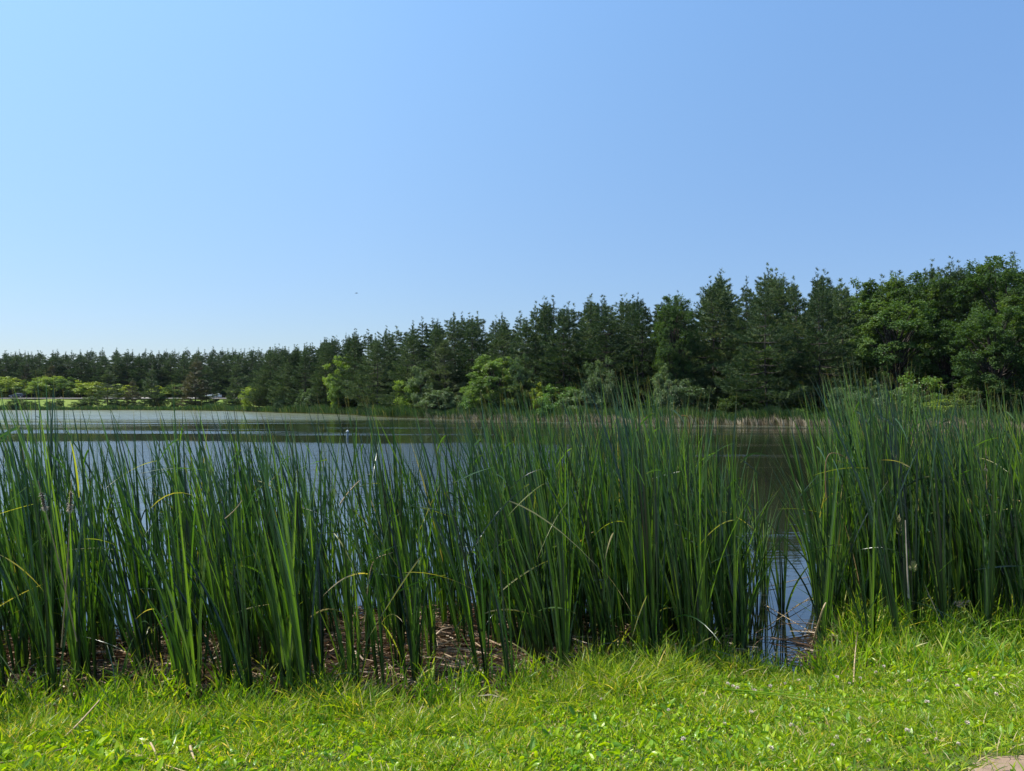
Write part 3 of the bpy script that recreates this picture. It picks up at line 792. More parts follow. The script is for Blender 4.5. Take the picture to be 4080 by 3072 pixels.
def car(px, y, paint, label, roof):
    t = link('parked_car' if False else 'car', None, loc=(*at(px, y), gz1(*at(px, y)) + .05 if False else 3.47))
    tag(t, label, 'car')
    V, Q, T = box_loft([(-2.3, .72, .42, .72, .8), (-2.18, .86, .3, .86, .85), (-1.4, .9, .24, .98, .86), (-.9, .91, .22, 1.02, .9), (0, .92, .22, 1.04, .92), (1.2, .92, .22, 1.06, .92), (2.0, .9, .26, 1.04, .88), (2.22, .82, .36, .95, .84)])
    link('body', mkmesh('car_body', V, Q, T, smooth=False, mat=paint), t)
    h = roof
    V, Q, T = box_loft([(-1.15, .78, 1.0, 1.03, .9), (-.35, .8, 1.0, h - .06, .78), (.2, .82, 1.0, h, .76), (1.2, .82, 1.0, h - .02, .76), (1.75, .8, 1.0, h - .14, .76), (2.12, .76, 1.0, 1.05, .85)])
    link('window_glass', mkmesh('car_glass', V, Q, T, mat=M['glass']), t)
    V, Q, T = box_loft([(-.38, .62, h - .075, h - .03, .9), (.2, .645, h - .015, h + .035, .9), (1.2, .645, h - .03, h + .02, .9), (1.78, .62, h - .15, h - .1, .9)])
    link('roof', mkmesh('car_roof', V, Q, T, mat=paint), t)
    for sx in (-1.42, 1.42):
        for sy in (-.82, .82):
            a = np.linspace(0, 2 * np.pi, 20, endpoint=False)
            prof = [(.20, -.1), (.30, -.11), (.335, -.07), (.335, .07), (.30, .11), (.20, .1)]
            V = np.array([[(math.cos(q) * r_, w_, math.sin(q) * r_) for q in a] for r_, w_ in prof]).reshape(-1, 3)
            Q = [(i * 20 + j, i * 20 + (j + 1) % 20, (i + 1) * 20 + (j + 1) % 20, (i + 1) * 20 + j) for i in range(5) for j in range(20)]
            wv = link('wheel', mkmesh('wheel', V, Q, smooth=True, mat=M['tyre']), t, (sx, sy, .335))
            V = np.array([[(math.cos(q) * r_, w_, math.sin(q) * r_) for q in a] for r_, w_ in [(.01, -.085), (.2, -.095), (.2, .095), (.01, .085)]]).reshape(-1, 3)
            Q = [(i * 20 + j, i * 20 + (j + 1) % 20, (i + 1) * 20 + (j + 1) % 20, (i + 1) * 20 + j) for i in range(3) for j in range(20)]
            link('rim', mkmesh('rim', V, Q, mat=M['rim']), wv)
    for sy in (-.62, .62):
        V, Q, T = box_loft([(-2.32, .13, .60, .72, .9), (-2.12, .17, .60, .78, .9)])
        link('headlight', mkmesh('headlight', V, Q, T, mat=M['lamp']), t, (0, sy, 0))
        V, Q, T = box_loft([(2.12, .13, .72, .92, .9), (2.245, .12, .72, .9, .9)])
        link('tail_light', mkmesh('tail_light', V, Q, T, mat=M['rear']), t, (0, sy, 0))
    return t
M['paint_dark'] = plainmat('dark_blue_paint', (.012, .016, .03), rough=.22, spec=.7)
M['paint_silver'] = plainmat('silver_paint', (.62, .64, .66), rough=.25, spec=.7)
car(38.5, 231, M['paint_dark'], 'dark estate car driving left on the far road past yellow green bushes', 1.5)
car(462, 231, M['paint_silver'], 'pale silver car on the far road, half hidden behind the brownish pines', 1.42)

# ------------------------------------------------------------------ cattails of the near bed
# tips of the bed by column (photo rows), and how dense the bed is
TIP = [(-300, 880), (0, 905), (60, 880), (130, 860), (180, 872), (260, 905), (340, 905), (420, 880), (500, 885), (560, 915), (640, 930), (700, 915), (760, 900), (830, 885), (900, 915), (980, 905), (1050, 890), (1100, 905), (1170, 875),
       (1250, 860), (1300, 845), (1360, 825), (1410, 802), (1460, 850), (1510, 890), (1560, 925), (1610, 965), (1650, 1040), (1700, 1080), (1730, 1000), (1760, 920), (1800, 845), (1850, 812), (1900, 808), (1960, 820),
       (2000, 845), (2050, 855), (2120, 880), (2180, 868), (2250, 880), (2600, 880)]
DENS = [(-400, .8), (0, .5), (70, .45), (110, .95), (170, .95), (250, .5), (330, .5), (420, .75), (600, .9), (760, .7), (900, .68), (960, .55), (1050, .5), (1110, .95), (1300, 1.1), (1500, 1.1), (1590, 1.), (1612, .6), (1622, .06), (1690, .05), (1752, .04), (1772, 1.2), (1850, 1.35), (2300, 1.25), (2700, 1)]
def cattail_variant(seed, head=False):
    """one plant of unit height about 2.3 m, base at the origin"""
    r_ = np.random.default_rng(seed)
    n = int(r_.integers(7, 11))
    az = np.where(np.arange(n) % 2 == 0, 0, np.pi) + r_.normal(0, .45, n) + r_.uniform(0, 6.28)
    rank = np.arange(n) / n
    Pb = np.column_stack([np.cos(az) * .018, np.sin(az) * .018, np.full(n, -.12)])
    sp = r_.uniform(.005, .085, n)
    Dd = np.column_stack([np.cos(az) * sp, np.sin(az) * sp, np.ones(n)])
    bo = r_.uniform(0, .10, n) + (r_.random(n) < .12) * r_.uniform(.1, .35, n)
    wnd = r_.uniform(.0, .15, n) * (r_.random(n) < .85) + (r_.random(n) < .12) * .15
    bd = np.column_stack([np.cos(az) * bo - wnd, np.sin(az) * bo, -bo * .5 - wnd * .1])
    L = 2.42 * r_.uniform(.50, 1.02, n); L[0] = 2.42
    W = r_.uniform(.0075, .0145, n)
    parts = [ribbons(r_, Pb, Dd, L, W, bd, S=11, across=3, twist=r_.uniform(-1.6, 1.6, n), facing=az + np.pi / 2 * 0, fold=.3)]
    # a leaf with a sharp fold here and there
    if r_.random() < .45:
        a = r_.uniform(0, 6.28); h = r_.uniform(1.0, 1.9)
        P0 = np.array([[math.cos(a) * .06, math.sin(a) * .06, h]])
        parts.append(ribbons(r_, P0, np.array([[math.cos(a), math.sin(a), -.15]]), r_.uniform(.3, .6), .009, np.array([[0, 0, -.5]]), S=5, across=3))
    return merge(parts)
CT = [cattail_variant(500 + i) for i in range(18)]
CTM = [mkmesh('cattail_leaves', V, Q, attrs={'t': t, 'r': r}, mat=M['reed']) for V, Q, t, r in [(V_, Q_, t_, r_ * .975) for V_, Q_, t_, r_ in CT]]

rng = np.random.default_rng(77)
cand = []
N = 5900
px = rng.uniform(-500, 2780, N)
dep = rng.random(N) ** .8 * 4.0
for p, q in zip(px, dep):
    cl_ = .5 + .5 * math.sin(p * .041 + 1.1 * math.sin(p * .013) + q * .9) * math.sin(p * .017 + 2 + q * 1.3)
    if rng.random() > interp(DENS, p) * (.205 if p < 1100 else .35) * (.30 + 1.4 * cl_): continue
    # first waterline distance in this column
    lo = 5.5
    dirx = (p - CX) / FX
    base = interp([(-400, 5.9), (0, 6.0), (600, 6.2), (1000, 6.4), (1300, 6.75), (1500, 7.05), (1640, 7.4), (1760, 7.5), (2000, 7.7), (2212, 7.85), (2600, 8.8)], p)
    if p < 1050: q *= .8
    d = base + q + max(-.08, rng.normal(0, .12))
    if 560 < p < 1120 and .8 < q < 1.6 and rng.random() < .5: continue
    cand.append((p, d, q))
cand.sort(key=lambda c: c[1])
near_ct, far_parts = 0, []
placed_ct = []
for k, (p, d, q) in enumerate(cand):
    x, y = at(p, d)
    if placed_ct and min((x - a) ** 2 + (y - b) ** 2 for a, b in placed_ct[-60:]) < .055 ** 2: continue
    placed_ct.append((x, y))
    z = max(gz1(x, y), -.18)
    ytip = interp(TIP, p) - (62 if p < 1180 else 42) + rng.exponential(68)
    if rng.random() < .05: ytip -= rng.uniform(5, 35)
    H = CAM_Z + (HZ - ytip) / FX * d - z
    H = max(1.2, min(H * 1.04, 3.4))
    lean = interp([(-300, -.09), (600, -.08), (1000, -.05), (1500, -.03), (1600, -.03), (1630, 0), (1770, .075), (1860, -.02), (2200, -.035)], p) + rng.normal(0, .055)
    # rotation order: spin the plant first, then lean it with the wind
    mtx = Matrix.Translation((x, y, z)) @ Matrix.Rotation(lean, 4, 'Y') @ Matrix.Rotation(rng.normal(0, .06), 4, 'X') @ Matrix.Rotation(rng.uniform(-.6, .6), 4, 'Z') @ Matrix.Diagonal((1.1, 1.1, H / 2.3, 1))
    v = int(rng.integers(len(CT)))
    visible = -60 < p < 2270
    if near_ct < 290 and visible:
        o = link('cattail_plant', CTM[v]); o.matrix_world = mtx; near_ct += 1
        if p < 1640: tag(o, 'tall green cattail plant at the front of the reed bed left of the water gap', 'cattail', 'cattails at the front of the left reed bed')
        else: tag(o, 'tall green cattail plant at the front of the reed bed right of the water gap', 'cattail', 'cattails at the front of the right reed bed')
    else:
        V, Q, t, r = CT[v]
        Mx = np.array(mtx)
        far_parts.append((V @ Mx[:3, :3].T + Mx[:3, 3], Q, t, (r + rng.random()) % 1.0))
print('cattails', near_ct, len(far_parts))
# broken and folded leaves hanging across the stems, green and straw coloured
r_ = np.random.default_rng(404)
n = 300
pb = r_.uniform(-150, 2350, n); pb = pb[(pb < 1600) | (pb > 1775)]; n = len(pb)
db = np.interp(pb, [0, 1000, 1500, 1760, 2212], [6.1, 6.5, 7.1, 7.5, 7.8]) + r_.random(n) ** 1.5 * 1.6 - .05
hb = r_.uniform(.15, 2.0, n)
ab = r_.uniform(0, 6.28, n); tb_ = r_.normal(0, .55, n)
V, Q, t, r = ribbons(r_, np.column_stack([(pb - CX) / FX * db, db, hb]), np.column_stack([np.cos(ab), np.sin(ab) * .6, tb_]), r_.uniform(.2, .85, n), r_.uniform(.003, .008, n),
                     np.column_stack([np.cos(ab) * .1, np.sin(ab) * .1, -r_.uniform(.1, .7, n)]), S=7, across=3, twist=r_.uniform(-2, 2, n))
r = np.where(r > .72, .985 + (r - .72) * .05, r)
far_parts.append((V, Q, t, r))
V, Q, t, r = merge(far_parts)
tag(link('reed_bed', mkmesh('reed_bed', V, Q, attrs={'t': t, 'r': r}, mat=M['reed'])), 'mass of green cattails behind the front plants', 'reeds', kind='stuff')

# ------------------------------------------------------------------ litter of dead leaves between the stems
r_ = np.random.default_rng(91)
n = 15000
px = r_.uniform(-150, 2350, n); dd = r_.uniform(0, 1, n) ** 1.0
dens = np.interp(px, [-150, 0, 70, 200, 400, 620, 1130, 1280, 1490, 1545, 1780, 1810, 1840, 1860, 2350], [.6, .9, .9, .5, .5, 1, 1, .7, .5, .01, .01, .9, .9, .3, .3])
keep = r_.random(n) < dens; px, dd = px[keep], dd[keep]; n = len(px)
b0 = np.interp(px, [-400, 0, 600, 1000, 1300, 1500, 1640, 1760, 2000, 2350], [5.8, 5.9, 6.0, 6.15, 6.5, 6.9, 7.15, 7.0, 7.4, 7.8])
depth = np.interp(px, [0, 600, 760, 1100, 1200, 1640, 1740, 2350], [2.2, 2.6, 3.0, 3.0, 1.8, 1.2, 1.3, 1.2])
y = b0 + dd * depth; x = (px - CX) / FX * y
mound = .17 * np.exp(-((x + .35) / .55) ** 2 - ((y - 8.6) / .4) ** 2) + .05 + .07 * np.sin(x * 3.1 + 1) ** 2 * np.clip((y - 6.8) / 1, 0, 1) + .08 * np.exp(-((x + 1.1) / .5) ** 2 - ((y - 7.9) / .4) ** 2)
zz = np.maximum(gz(np.column_stack([x, y])), 0) + mound * np.where(dd > .25, 1, .3) * r_.uniform(.1, 1, n)
az = r_.normal(0, .75, n) + np.where(r_.random(n) < .5, 0, np.pi)
tilt = np.abs(r_.normal(.05, .12, n)) + (r_.random(n) < .06) * r_.uniform(.3, 1.2, n)
Dd = np.column_stack([np.cos(az), np.sin(az), tilt])
L = r_.uniform(.12, .75, n)
bd = np.column_stack([r_.normal(0, .08, n), r_.normal(0, .08, n), -tilt * .8 - .02])
V, Q, t, r = ribbons(r_, np.column_stack([x, y, zz]), Dd, L, r_.uniform(.003, .0085, n), bd, S=4, across=2, twist=r_.uniform(-1, 1, n), facing=az + r_.normal(0, .5, n), wprof='flat')
tag(link('dead_leaf_litter', mkmesh('dead_leaf_litter', V, Q, attrs={'t': t, 'r': r}, mat=M['litter'])), 'tan mat of dead cattail leaves between the stems', 'litter', kind='stuff')

# mud and litter shelf under the mat
nxs, nys = 140, 40
sx_ = np.linspace(-6.5, 7, nxs); sy_ = np.linspace(0, 1, nys)
# ------------------------------------------------------------------ lawn and tall grass
def scatter(n, px0, px1, d0, d1, r_):
    """uniform over the ground in a wedge seen from the camera"""
    d = np.sqrt(r_.uniform(d0 ** 2, d1 ** 2, n)); p = r_.uniform(px0, px1, n)
    return (p - CX) / FX * d, d, p
BASE = [(-400, 5.85), (0, 5.92), (300, 5.97), (600, 6.03), (1000, 6.2), (1300, 6.6), (1500, 6.95), (1600, 7.05), (1690, 6.95), (1760, 7.05), (1850, 7.55), (2000, 7.65), (2212, 7.75), (2600, 8.5)]
bx, by = zip(*BASE)
def dirt_keep(x, y, r_): 
    e = dirt_edge(x)
    return r_.random(len(x)) < np.clip((y - e) / .55 + .22, .05, 1)
r_ = np.random.default_rng(21)
parts = []
# short lawn blades
x, y, p = scatter(310000, -480, 2690, 3.5, 8.6, r_)
clumpn = np.sin(x * 5 + 1.3 * np.sin(y * 4)) * np.sin(y * 6.3 + x * 2) 
edge = np.interp(p, bx, by) + .12 * np.sin(x * 4.1) + .08 * np.sin(x * 11)
keep = (y < edge) & dirt_keep(x, y, r_) & (r_.random(len(x)) < .72 + .28 * clumpn)
x, y, p, cl, edge = x[keep], y[keep], p[keep], clumpn[keep], edge[keep]; n = len(x)
z = gz(np.column_stack([x, y]))
az = r_.uniform(0, 6.28, n); sp = np.abs(r_.normal(.35, .35, n))
nearedge = np.clip(1 - (edge - y) / .9, 0, 1)
patch = np.sin(x * 1.3 + .7) * np.sin(y * 1.9 + 2 * np.sin(x * .8)) * .5 + .5
L = r_.uniform(.035, .145, n) * (1 + .5 * cl) * (.6 + .7 * patch) * (1 + 1.3 * nearedge)
bo = r_.uniform(.1, .6, n)
V_, Q_, t_, rr_ = ribbons(r_, np.column_stack([x, y, z - .005]), np.column_stack([np.cos(az) * sp, np.sin(az) * sp, np.ones(n)]), L, r_.uniform(.0022, .0052, n),
                 np.column_stack([np.cos(az) * bo, np.sin(az) * bo, -bo * .6]), S=3, across=2)
tag(link('lawn_grass', mkmesh('lawn_grass', V_, Q_, attrs={'t': t_, 'r': rr_}, mat=M['grass'])), 'bright yellow green short grass on the near bank', 'grass', kind='stuff')
# broad leaves: clover, plantain, dandelion
n = 52000
x, y, p = scatter(n, -480, 2690, 3.5, 8.3, r_)
edge = np.interp(p, bx, by)
f = np.sin(x * 2.1 + 2) * np.sin(y * 3.1 + x) * .5 + .5
keep = (y < edge - .25) & dirt_keep(x, y, r_) & (r_.random(n) < .25 + .75 * f)
x, y = x[keep], y[keep]; n = len(x)
z = gz(np.column_stack([x, y])) + r_.uniform(.01, .05, n)
az = r_.uniform(0, 6.28, n); up = r_.uniform(.3, 2.6, n)
big = r_.random(n) < .28
L = np.where(big, r_.uniform(.04, .10, n) * np.interp(x, [-3, -1.5], [1.4, 1]), r_.uniform(.02, .045, n))
W = np.where(big, L * r_.uniform(.11, .24, n), L * r_.uniform(.28, .45, n))
V_, Q_, t_, rr_ = ribbons(r_, np.column_stack([x, y, z]), np.column_stack([np.cos(az), np.sin(az), up]), L, W, np.column_stack([np.cos(az) * .2, np.sin(az) * .2, -r_.uniform(.0, .6, n)]), S=5, across=3, twist=r_.normal(0, .8, n), facing=az + r_.normal(0, 1.2, n), fold=.3, wprof='oval')
tag(link('broad_leaved_weeds', mkmesh('broad_leaved_weeds', V_, Q_, attrs={'t': t_, 'r': rr_}, mat=M['weed'])), 'broad leaved weeds and clover leaves growing through the lawn', 'weeds', kind='stuff')
# taller grass where lawn meets reeds
n = 170000
x, y, p = scatter(n, -480, 2690, 5.2, 9.6, r_)
edge = np.interp(p, bx, by)
w_ = np.interp(p, [-200, 600, 1200, 1500, 1660, 1740, 1800, 2400], [.65, .65, .6, .7, .3, .12, .75, 1.])
q = (y - edge) / w_
tuft = np.sin(x * 7.3 + np.sin(x * 3)) * .5 + .5
pr = np.exp(-((q - .1) / .75) ** 2) * (.25 + .75 * tuft) * np.interp(p, [-200, 700, 900, 1180, 1300, 2400], [.95, .85, .5, .6, 1, 1])
keep = (r_.random(n) < pr) & (y < edge + w_ * 1.4)
x, y, p, q = x[keep], y[keep], p[keep], q[keep]; n = len(x)
z = np.maximum(gz(np.column_stack([x, y])), -.05)
az = r_.uniform(0, 6.28, n); sp = np.abs(r_.normal(.1, .2, n)); bo = r_.uniform(.05, .5, n)
L = r_.uniform(.12, .55, n) * np.interp(p, [-200, 1200, 1500, 1630, 1740, 1800, 2400], [.9, .9, 1.1, .5, .5, 1.5, 1.8]) * np.clip(.6 + .5 * q, .45, 1.3)
V_, Q_, t_, rr_ = ribbons(r_, np.column_stack([x, y, z]), np.column_stack([np.cos(az) * sp, np.sin(az) * sp, np.ones(n)]), L, r_.uniform(.0035, .0095, n),
                 np.column_stack([np.cos(az) * bo, np.sin(az) * bo, -bo * .7]), S=5, across=2, twist=r_.uniform(-1, 1, n))
tag(link('tall_grass', mkmesh('tall_grass', V_, Q_, attrs={'t': t_, 'r': rr_}, mat=M['tall'])), 'taller green grass along the foot of the reeds', 'grass', kind='stuff')

# ------------------------------------------------------------------ clover flowers
def ico_head():
    r_ = np.random.default_rng(3)
    n = 70
    d = norm(r_.normal(0, 1, (n, 3))); d[:, 2] = np.abs(d[:, 2]) * 1.0 - .35; d = norm(d)
    a, q, t, r = ribbons(r_, np.array([[0, 0, .07]]) + d * .002, d, r_.uniform(.009, .013, n), .0022, d * 0 + np.array([0, 0, .05]), S=2, across=2, wprof='oval')
    return a, q
hv, hq = ico_head()
sv, sq = tubes([(np.array([[0, 0, -.01], [.004, 0, .03], [0, 0, .07]]), np.array([.0012, .001, .001]))], 5)
fm = mkmesh('clover_flower', np.concatenate([hv, sv]), np.concatenate([hq, sq + len(hv)]), mat=[M['petal'], M['stem']], midx=np.concatenate([np.zeros(len(hq)), np.ones(len(sq))]))
r_ = np.random.default_rng(31)
FL = [(1592, 1488), (1578, 1482), (1560, 1478), (1622, 1490), (1640, 1487), (1660, 1483), (1700, 1474), (1722, 1470), (1745, 1478), (1752, 1485), (1775, 1468), (1800, 1465), (1830, 1470), (1850, 1462), (1560, 1560),
      (1705, 1567), (1690, 1440), (1892, 1450), (1910, 1440), (1990, 1430), (2035, 1418), (1960, 1470), (1810, 1590), (1790, 1605), (1850, 1555), (1925, 1545), (2000, 1520), (2060, 1480), (2090, 1470), (1650, 1610),
      (1570, 1620), (1880, 1600), (1950, 1580), (2080, 1560), (2120, 1530), (2150, 1500), (1255, 1497), (1288, 1501), (1305, 1509), (1440, 1530), (1070, 1490), (1480, 1600), (2140, 1460), (2010, 1590), (1620, 1540), (2060, 1600)]
for fx, fy in FL:
    d = 5.0
    for _ in range(6):
        x = (fx - CX) / FX * d; zg = gz1(x, d) + .07; d = (CAM_Z - zg) / ((fy - HZ) / FX)
    o = link('clover_flower', fm, loc=((fx - CX) / FX * d, d, zg - .07))
    s = r_.uniform(.9, 1.4); o.scale = (s, s, s); o.rotation_euler = (r_.normal(0, .2), r_.normal(0, .2), r_.uniform(0, 6))
    tag(o, 'small white clover flower in the bright grass', 'flower', 'white clover flowers in the grass')

# ------------------------------------------------------------------ single dead stalks, heads and fallen leaves
def ground_pt(fx, fy, h=0.0):
    d = 5.0
    for _ in range(8):
        x = (fx - CX) / FX * d; zg = gz1(x, d) + h; d = (CAM_Z - zg) / ((fy - HZ) / FX)
    return np.array([(fx - CX) / FX * d, d, zg])
def air_pt(fx, fy, d): return np.array([(fx - CX) / FX * d, d, CAM_Z + (HZ - fy) / FX * d])
def curve_pts(pts, n=14):
    pts = np.array(pts); t = np.linspace(0, 1, len(pts)); tt = np.linspace(0, 1, n)
    deg = min(3, len(pts) - 1)
    return np.stack([np.polyval(np.polyfit(t, pts[:, k], deg), tt) for k in range(3)], 1)
def stalk(name, pts, rad, mat, label, cat, flat=False):
    c = curve_pts(pts); m = len(c)
    V, Q = tubes([(c, np.linspace(rad, rad * .55, m))], 6)
    t = np.repeat(np.linspace(0, .8, m), 6)
    o = link(name, mkmesh(name, V, Q, attrs={'t': t, 'r': np.full(len(V), .6)}, smooth=True, mat=mat))
    return tag(o, label, cat)
S_, G_ = M['stalk'], M['tall']
M['brown'] = leafmat('brown_stalk', [(0, (.12, .07, .035)), (1, (.20, .13, .07))], trans=(1, 1, 1), tfac=.05)
stalk('dead_stalk', [ground_pt(145, 1588, .05), ground_pt(175, 1560, .12), ground_pt(222, 1508, .2)], .010, S_, 'thick tan stalk leaning up out of the grass at the lower left', 'dead stalk')
stalk('dead_stalk', [ground_pt(0, 1640, .04), ground_pt(70, 1630, .05), ground_pt(160, 1605, .06)], .005, S_, 'long thin tan stalk lying in the grass at the left edge', 'dead stalk')
stalk('dead_stalk', [ground_pt(-5, 1618, .04), ground_pt(60, 1604, .06)], .006, S_, 'short tan stalk just above the long thin one at the left edge', 'dead stalk')
stalk('dead_stalk', [ground_pt(333, 1598, .09), ground_pt(345, 1622, .06), ground_pt(350, 1640, .04)], .008, S_, 'upright piece of the crossed tan stalks at the bottom left', 'dead stalk')
stalk('dead_stalk', [ground_pt(268, 1608, .05), ground_pt(340, 1636, .05), ground_pt(430, 1665, .05)], .005, S_, 'long slanting tan stalk of the crossed ones at the bottom left', 'dead stalk')
stalk('dead_stalk', [ground_pt(290, 1625, .05), ground_pt(355, 1622, .05), ground_pt(400, 1618, .05)], .004, S_, 'thin level tan stalk of the crossed ones at the bottom left', 'dead stalk')
stalk('dead_stalk', [ground_pt(345, 1640, .05), ground_pt(380, 1668, .04)], .008, S_, 'thick lower stub of the crossed tan stalks', 'dead stalk')
stalk('dead_stalk', [ground_pt(418, 1605, .06), ground_pt(422, 1620, .05), ground_pt(430, 1638, .03)], .010, S_, 'pale split stalk right of the crossed tan stalks', 'dead stalk')
stalk('fallen_leaf', [ground_pt(1560, 1484, .10), ground_pt(1640, 1490, .10), ground_pt(1760, 1501, .09), ground_pt(1862, 1505, .08)], .006, G_, 'long straight green reed leaf lying on the grass below the gap', 'fallen leaf')
stalk('fallen_leaf', [ground_pt(1590, 1492, .08), ground_pt(1750, 1510, .08), ground_pt(1900, 1550, .08), ground_pt(2030, 1570, .07)], .0045, G_, 'long curved green reed leaf sweeping right across the grass', 'fallen leaf')
stalk('fallen_leaf', [ground_pt(1600, 1476, .09), ground_pt(1700, 1490, .08), ground_pt(1780, 1497, .08)], .0035, G_, 'thin green reed leaf above the long straight one', 'fallen leaf')
stalk('fallen_leaf', [ground_pt(1716, 1562, .1), ground_pt(1722, 1578, .06), ground_pt(1728, 1585, .05)], .012, S_, 'pale papery leaf scrap standing in the grass on the right', 'leaf scrap')
stalk('bent_stalk', [air_pt(790, 1340, 7.0), air_pt(800, 1240, 7.0), air_pt(815, 1205, 7.0), air_pt(850, 1192, 7.0)], .006, S_, 'tan stalk arching over among the middle reeds', 'dead stalk')
stalk('bent_stalk', [air_pt(1783, 1075, 7.6), air_pt(1782, 1010, 7.6), air_pt(1788, 985, 7.6), air_pt(1806, 978, 7.6), air_pt(1832, 992, 7.6)], .0055, M['brown'], 'brown stalk bent over like a hook at the left of the right reed bed', 'dead stalk')
stalk('broken_stalk', [air_pt(735, 1090, 6.6), air_pt(755, 1062, 6.6), air_pt(778, 1038, 6.6)], .007, S_, 'short pale stalk slanting across the left reeds at mid height', 'dead stalk')
stalk('broken_stalk', [air_pt(488, 1120, 6.4), air_pt(510, 1100, 6.4), air_pt(525, 1080, 6.4)], .005, S_, 'thin slanting dead stalk left of the short pale one', 'dead stalk')
stalk('dead_stalk', [air_pt(1958, 1290, 7.6), air_pt(1956, 1230, 7.6), air_pt(1953, 1123, 7.6)], .010, plainmat('weathered', (.22, .19, .16), (.34, .30, .26), 12, .9), 'straight grey stake standing in the right hand reeds', 'stake')
stalk('dead_stalk', [air_pt(1915, 1225, 8.4), air_pt(1918, 1180, 8.4), air_pt(1921, 1130, 8.4)], .009, S_, 'brownish upright stalk left of the grey stake', 'dead stalk')
stalk('brown_leaf', [air_pt(1488, 960, 8.5), air_pt(1489, 920, 8.5), air_pt(1486, 902, 8.5), air_pt(1472, 898, 8.5)], .010, leafmat('rust', [(0, (.22, .10, .04)), (1, (.32, .18, .08))]), 'rusty brown bent leaf high in the tallest middle reeds', 'dead leaf')
stalk('dead_stalk', [ground_pt(1748, 1400, .05), air_pt(1768, 1330, 7.3), air_pt(1780, 1300, 7.3)], .012, S_, 'tan broken stem at the right side of the water gap', 'dead stalk')
stalk('dead_stalk', [ground_pt(1835, 1450, .03), air_pt(1815, 1400, 7.2), air_pt(1782, 1330, 7.3)], .006, leafmat('yellowing', [(0, (.35, .33, .08)), (1, (.42, .38, .12))]), 'yellow leaf leaning from the gap edge into the right reeds', 'dead leaf')
stalk('dead_stalk', [ground_pt(1838, 1470, .03), air_pt(1842, 1410, 7.1), air_pt(1848, 1362, 7.1)], .008, S_, 'pale upright stem where the right reeds meet the lawn', 'dead stalk')
for (a, b, lb) in [((1650, 1340), (1750, 1385), 'lower of the thin reed stems floating across the water gap'), ((1655, 1375), (1748, 1330), 'slanting stem crossing the floating ones in the water gap'), ((1640, 1315), (1745, 1300), 'upper thin reed stem floating across the water gap')]:
    stalk('floating_stem', [ground_pt(*a) * [1, 1, 0] + [0, 0, .02], ground_pt(*b) * [1, 1, 0] + [0, 0, .05]], .006, S_, lb, 'dead stem')

# fuzzy old cattail heads
def fuzzy(fx, fy, d, L, rad, tilt, label, white):
    r_ = np.random.default_rng(int(fx))
    c = air_pt(fx, fy, d)
    t = link('old_cattail', None, loc=tuple(c)); t.rotation_euler = (0, tilt, 0); tag(t, label, 'cattail head')
    zs = np.linspace(-L / 2, L / 2, 12); rr_ = rad * (1 - .25 * np.abs(np.linspace(-1, 1, 12)) ** 3) * r_.uniform(.8, 1.1, 12); rr_[0] = rr_[-1] = .003
    V, Q = tubes([(np.column_stack([zs * 0, zs * 0, zs]), rr_)], 10)
    link('seed_head', mkmesh('seed_head', V, Q, smooth=True, mat=M['seed']), t)
    V, Q = tubes([(np.array([[0, 0, -1.2], [.01, 0, -.6], [0, 0, L / 2 + .1]]), np.array([.005, .005, .003]))], 6)
    link('stem', mkmesh('stem', V, Q, attrs={'t': np.full(len(V), .5), 'r': np.full(len(V), .3)}, smooth=True, mat=S_), t)
    n = 260; dd = norm(r_.normal(0, 1, (n, 3)) * [1, 1, .6])
    base = np.column_stack([r_.normal(0, rad * .4, (n, 2)), np.where(r_.random(n) < .7, r_.uniform(-L / 2, -L / 2 + white, n), r_.uniform(-L / 2, L / 2, n))])
    V, Q, tt, rr2 = ribbons(r_, base, dd, r_.uniform(.012, .03, n), .0025, dd * 0 + np.array([0, 0, -.3]), S=2, across=2)
    link('fluff', mkmesh('fluff', V, Q, attrs={'t': tt, 'r': rr2}, mat=M['fluff']), t)
M['seed'] = plainmat('seed_head_brown', (.05, .03, .02), (.12, .075, .045), 90, .95, bump=.5)
M['fluff'] = leafmat('fluff', [(0, (.45, .38, .30)), (1, (.65, .58, .5))], trans=(1, 1, 1), tfac=.4, rough=.9, spec=.1)
fuzzy(155, 1083, 6.15, .17, .011, .05, 'old brown cattail head with white fluff at its base in the left reeds', .06)
fuzzy(96, 1082, 6.2, .15, .011, -.25, 'old dark cattail head with little fluff left of the fluffier one', .03)
fuzzy(2128, 1000, 8.6, .16, .009, 0, 'slim brown cattail head high in the right hand reeds', .01)
# grass plumes on the right
def plume(fx, fy, d, L, tilt, col, label):
    r_ = np.random.default_rng(int(fx) + 1)
    c = air_pt(fx, fy, d)
    t = link('grass_plume', None, loc=tuple(c)); t.rotation_euler = (0, tilt, 0); tag(t, label, 'grass plume')
    n = 45; zz_ = r_.uniform(-.5, .5, n) * L; a = r_.uniform(0, 6.28, n)
    w_ = (.5 - zz_ / L) * .22 + .08
    dd = np.column_stack([np.cos(a) * w_, np.sin(a) * w_, np.full(n, .35)])
    V, Q, tt, rr2 = ribbons(r_, np.column_stack([dd[:, :2] * .05, zz_]), dd, .05, .004, dd * 0, S=3, across=2, wprof='oval')
    link('seed_head', mkmesh('seed_head', V, Q, attrs={'t': tt * .5, 'r': rr2}, mat=col), t)
    V, Q = tubes([(np.array([[0, 0, -.9], [.01, 0, -.4], [0, 0, L / 2]]), np.array([.0025, .002, .001]))], 5)
    link('stem', mkmesh('stem', V, Q, attrs={'t': np.full(len(V), .5), 'r': np.full(len(V), .3)}, smooth=True, mat=M['tall']), t)
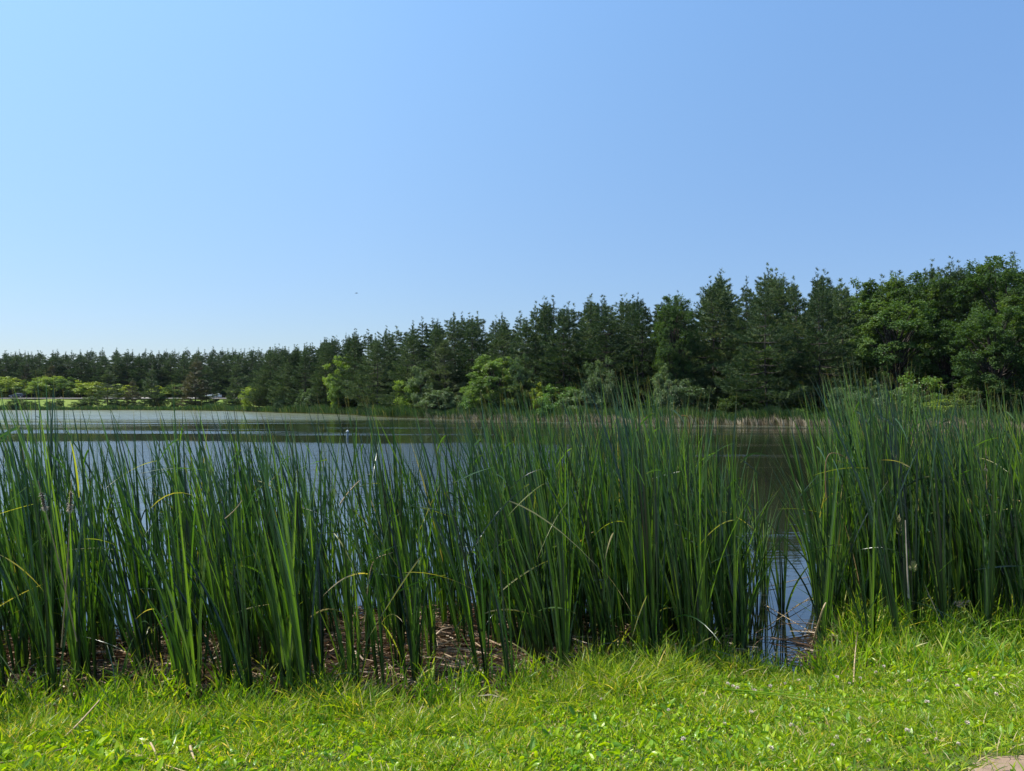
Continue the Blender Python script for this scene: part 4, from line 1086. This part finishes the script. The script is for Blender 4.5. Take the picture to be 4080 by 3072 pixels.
pale = leafmat('plume_pale', [(0, (.28, .27, .13)), (1, (.40, .37, .20))], tfac=.3); pink = leafmat('plume_pink', [(0, (.30, .22, .18)), (1, (.42, .33, .27))], tfac=.3)
plume(1938, 1133, 8.0, .24, -.1, pale, 'pale yellow grass plume above the grey stake')
plume(1940, 998, 8.2, .20, -.6, pink, 'dull pinkish grass plume high in the right hand reeds')
plume(2070, 1302, 8.0, .16, 1.25, pink, 'pinkish plume lying sideways low in the right hand reeds')
plume(1968, 1225, 7.6, .08, .1, pale, 'small pale plume just below the grey stake top')
# capped pipe standing in the pond
p0 = air_pt(751, 941, 52); 
pipe = link('marker_pipe', None, loc=(p0[0], p0[1], 0)); tag(pipe, 'small pale capped pipe standing in the water beyond the left reeds', 'marker post')
V, Q = tubes([(np.array([[0, 0, -.5], [0, 0, .3], [0, 0, .42]]), np.array([.07, .07, .07]))], 12)
link('post', mkmesh('post', V, Q, smooth=True, mat=plainmat('pipe_grey', (.18, .22, .24), (.25, .3, .32), 10, .6)), pipe)
V, Q = tubes([(np.array([[0, 0, .42], [0, 0, .46], [0, 0, .52], [0, 0, .56]]), np.array([.1, .1, .07, .005]))], 12)
link('cap', mkmesh('cap', V, Q, smooth=True, mat=plainmat('pipe_cap', (.45, .5, .5), rough=.4)), pipe)

# ------------------------------------------------------------------ thin summer air
hm, hnt, hout = newmat('air')
pv = hnt.nodes.new('ShaderNodeVolumePrincipled'); pv.inputs['Color'].default_value = (.80, .90, 1, 1); pv.inputs['Density'].default_value = .00003
pv.inputs['Anisotropy'].default_value = .3
hnt.links.new(pv.outputs[0], hout.inputs['Volume'])
hv = np.array([(a, b, c) for c in (-3, 45) for b in (-1560, 1560) for a in (-1560, 1560)], float)
tag(link('haze', mkmesh('haze', hv, [(0, 2, 3, 1), (4, 5, 7, 6), (0, 1, 5, 4), (2, 6, 7, 3), (0, 4, 6, 2), (1, 3, 7, 5)], mat=hm)), 'thin pale summer air', kind='stuff')

# ------------------------------------------------------------------ the bird gliding over the wood
bp = air_pt(769, 633, 190)
bm = np.array([(-.45, 0, 0), (-.15, -.02, .06), (.2, 0, .04), (.42, 0, 0), (-.15, .02, -.05), (.2, 0, -.03), (0, -.55, .16), (.12, -.5, .15), (.16, -.06, .04), (-.1, -.06, .05), (0, .55, .16), (.12, .5, .15), (.16, .06, .04), (-.1, .06, .05)])
V, Q = tubes([(np.array([[-.42, 0, 0], [-.25, 0, .01], [0, 0, .0], [.2, 0, 0], [.42, 0, .01]]), np.array([.012, .06, .075, .05, .015]))], 8)
bird = link('bird', None, loc=tuple(bp)); bird.rotation_euler = (0, 0, .4); tag(bird, 'tiny dark bird gliding in the sky above the middle of the wood', 'bird')
M['feather'] = plainmat('feather', (.06, .055, .05), (.10, .09, .08), 20, .8)
link('body', mkmesh('bird_body', V, Q, smooth=True, mat=M['feather']), bird)
for sgn in (-1, 1):
    WV = []; 
    for zz0 in (.008, -.008):
        WV += [(-.16, .04 * sgn, .03 + zz0), (.16, .04 * sgn, .03 + zz0), (.20, .34 * sgn, .10 + zz0), (.02, .34 * sgn, .10 + zz0), (.04, .68 * sgn, .06 + zz0 * .3), (.10, .62 * sgn, .07 + zz0 * .3)]
    Qw = [(0, 1, 2, 3), (3, 2, 5, 4), (6, 9, 8, 7), (9, 10, 11, 8), (0, 3, 9, 6), (1, 7, 8, 2), (3, 4, 10, 9), (2, 8, 11, 5), (4, 5, 11, 10)]
    link('wing', mkmesh('bird_wing', WV, Qw, mat=M['feather']), bird)
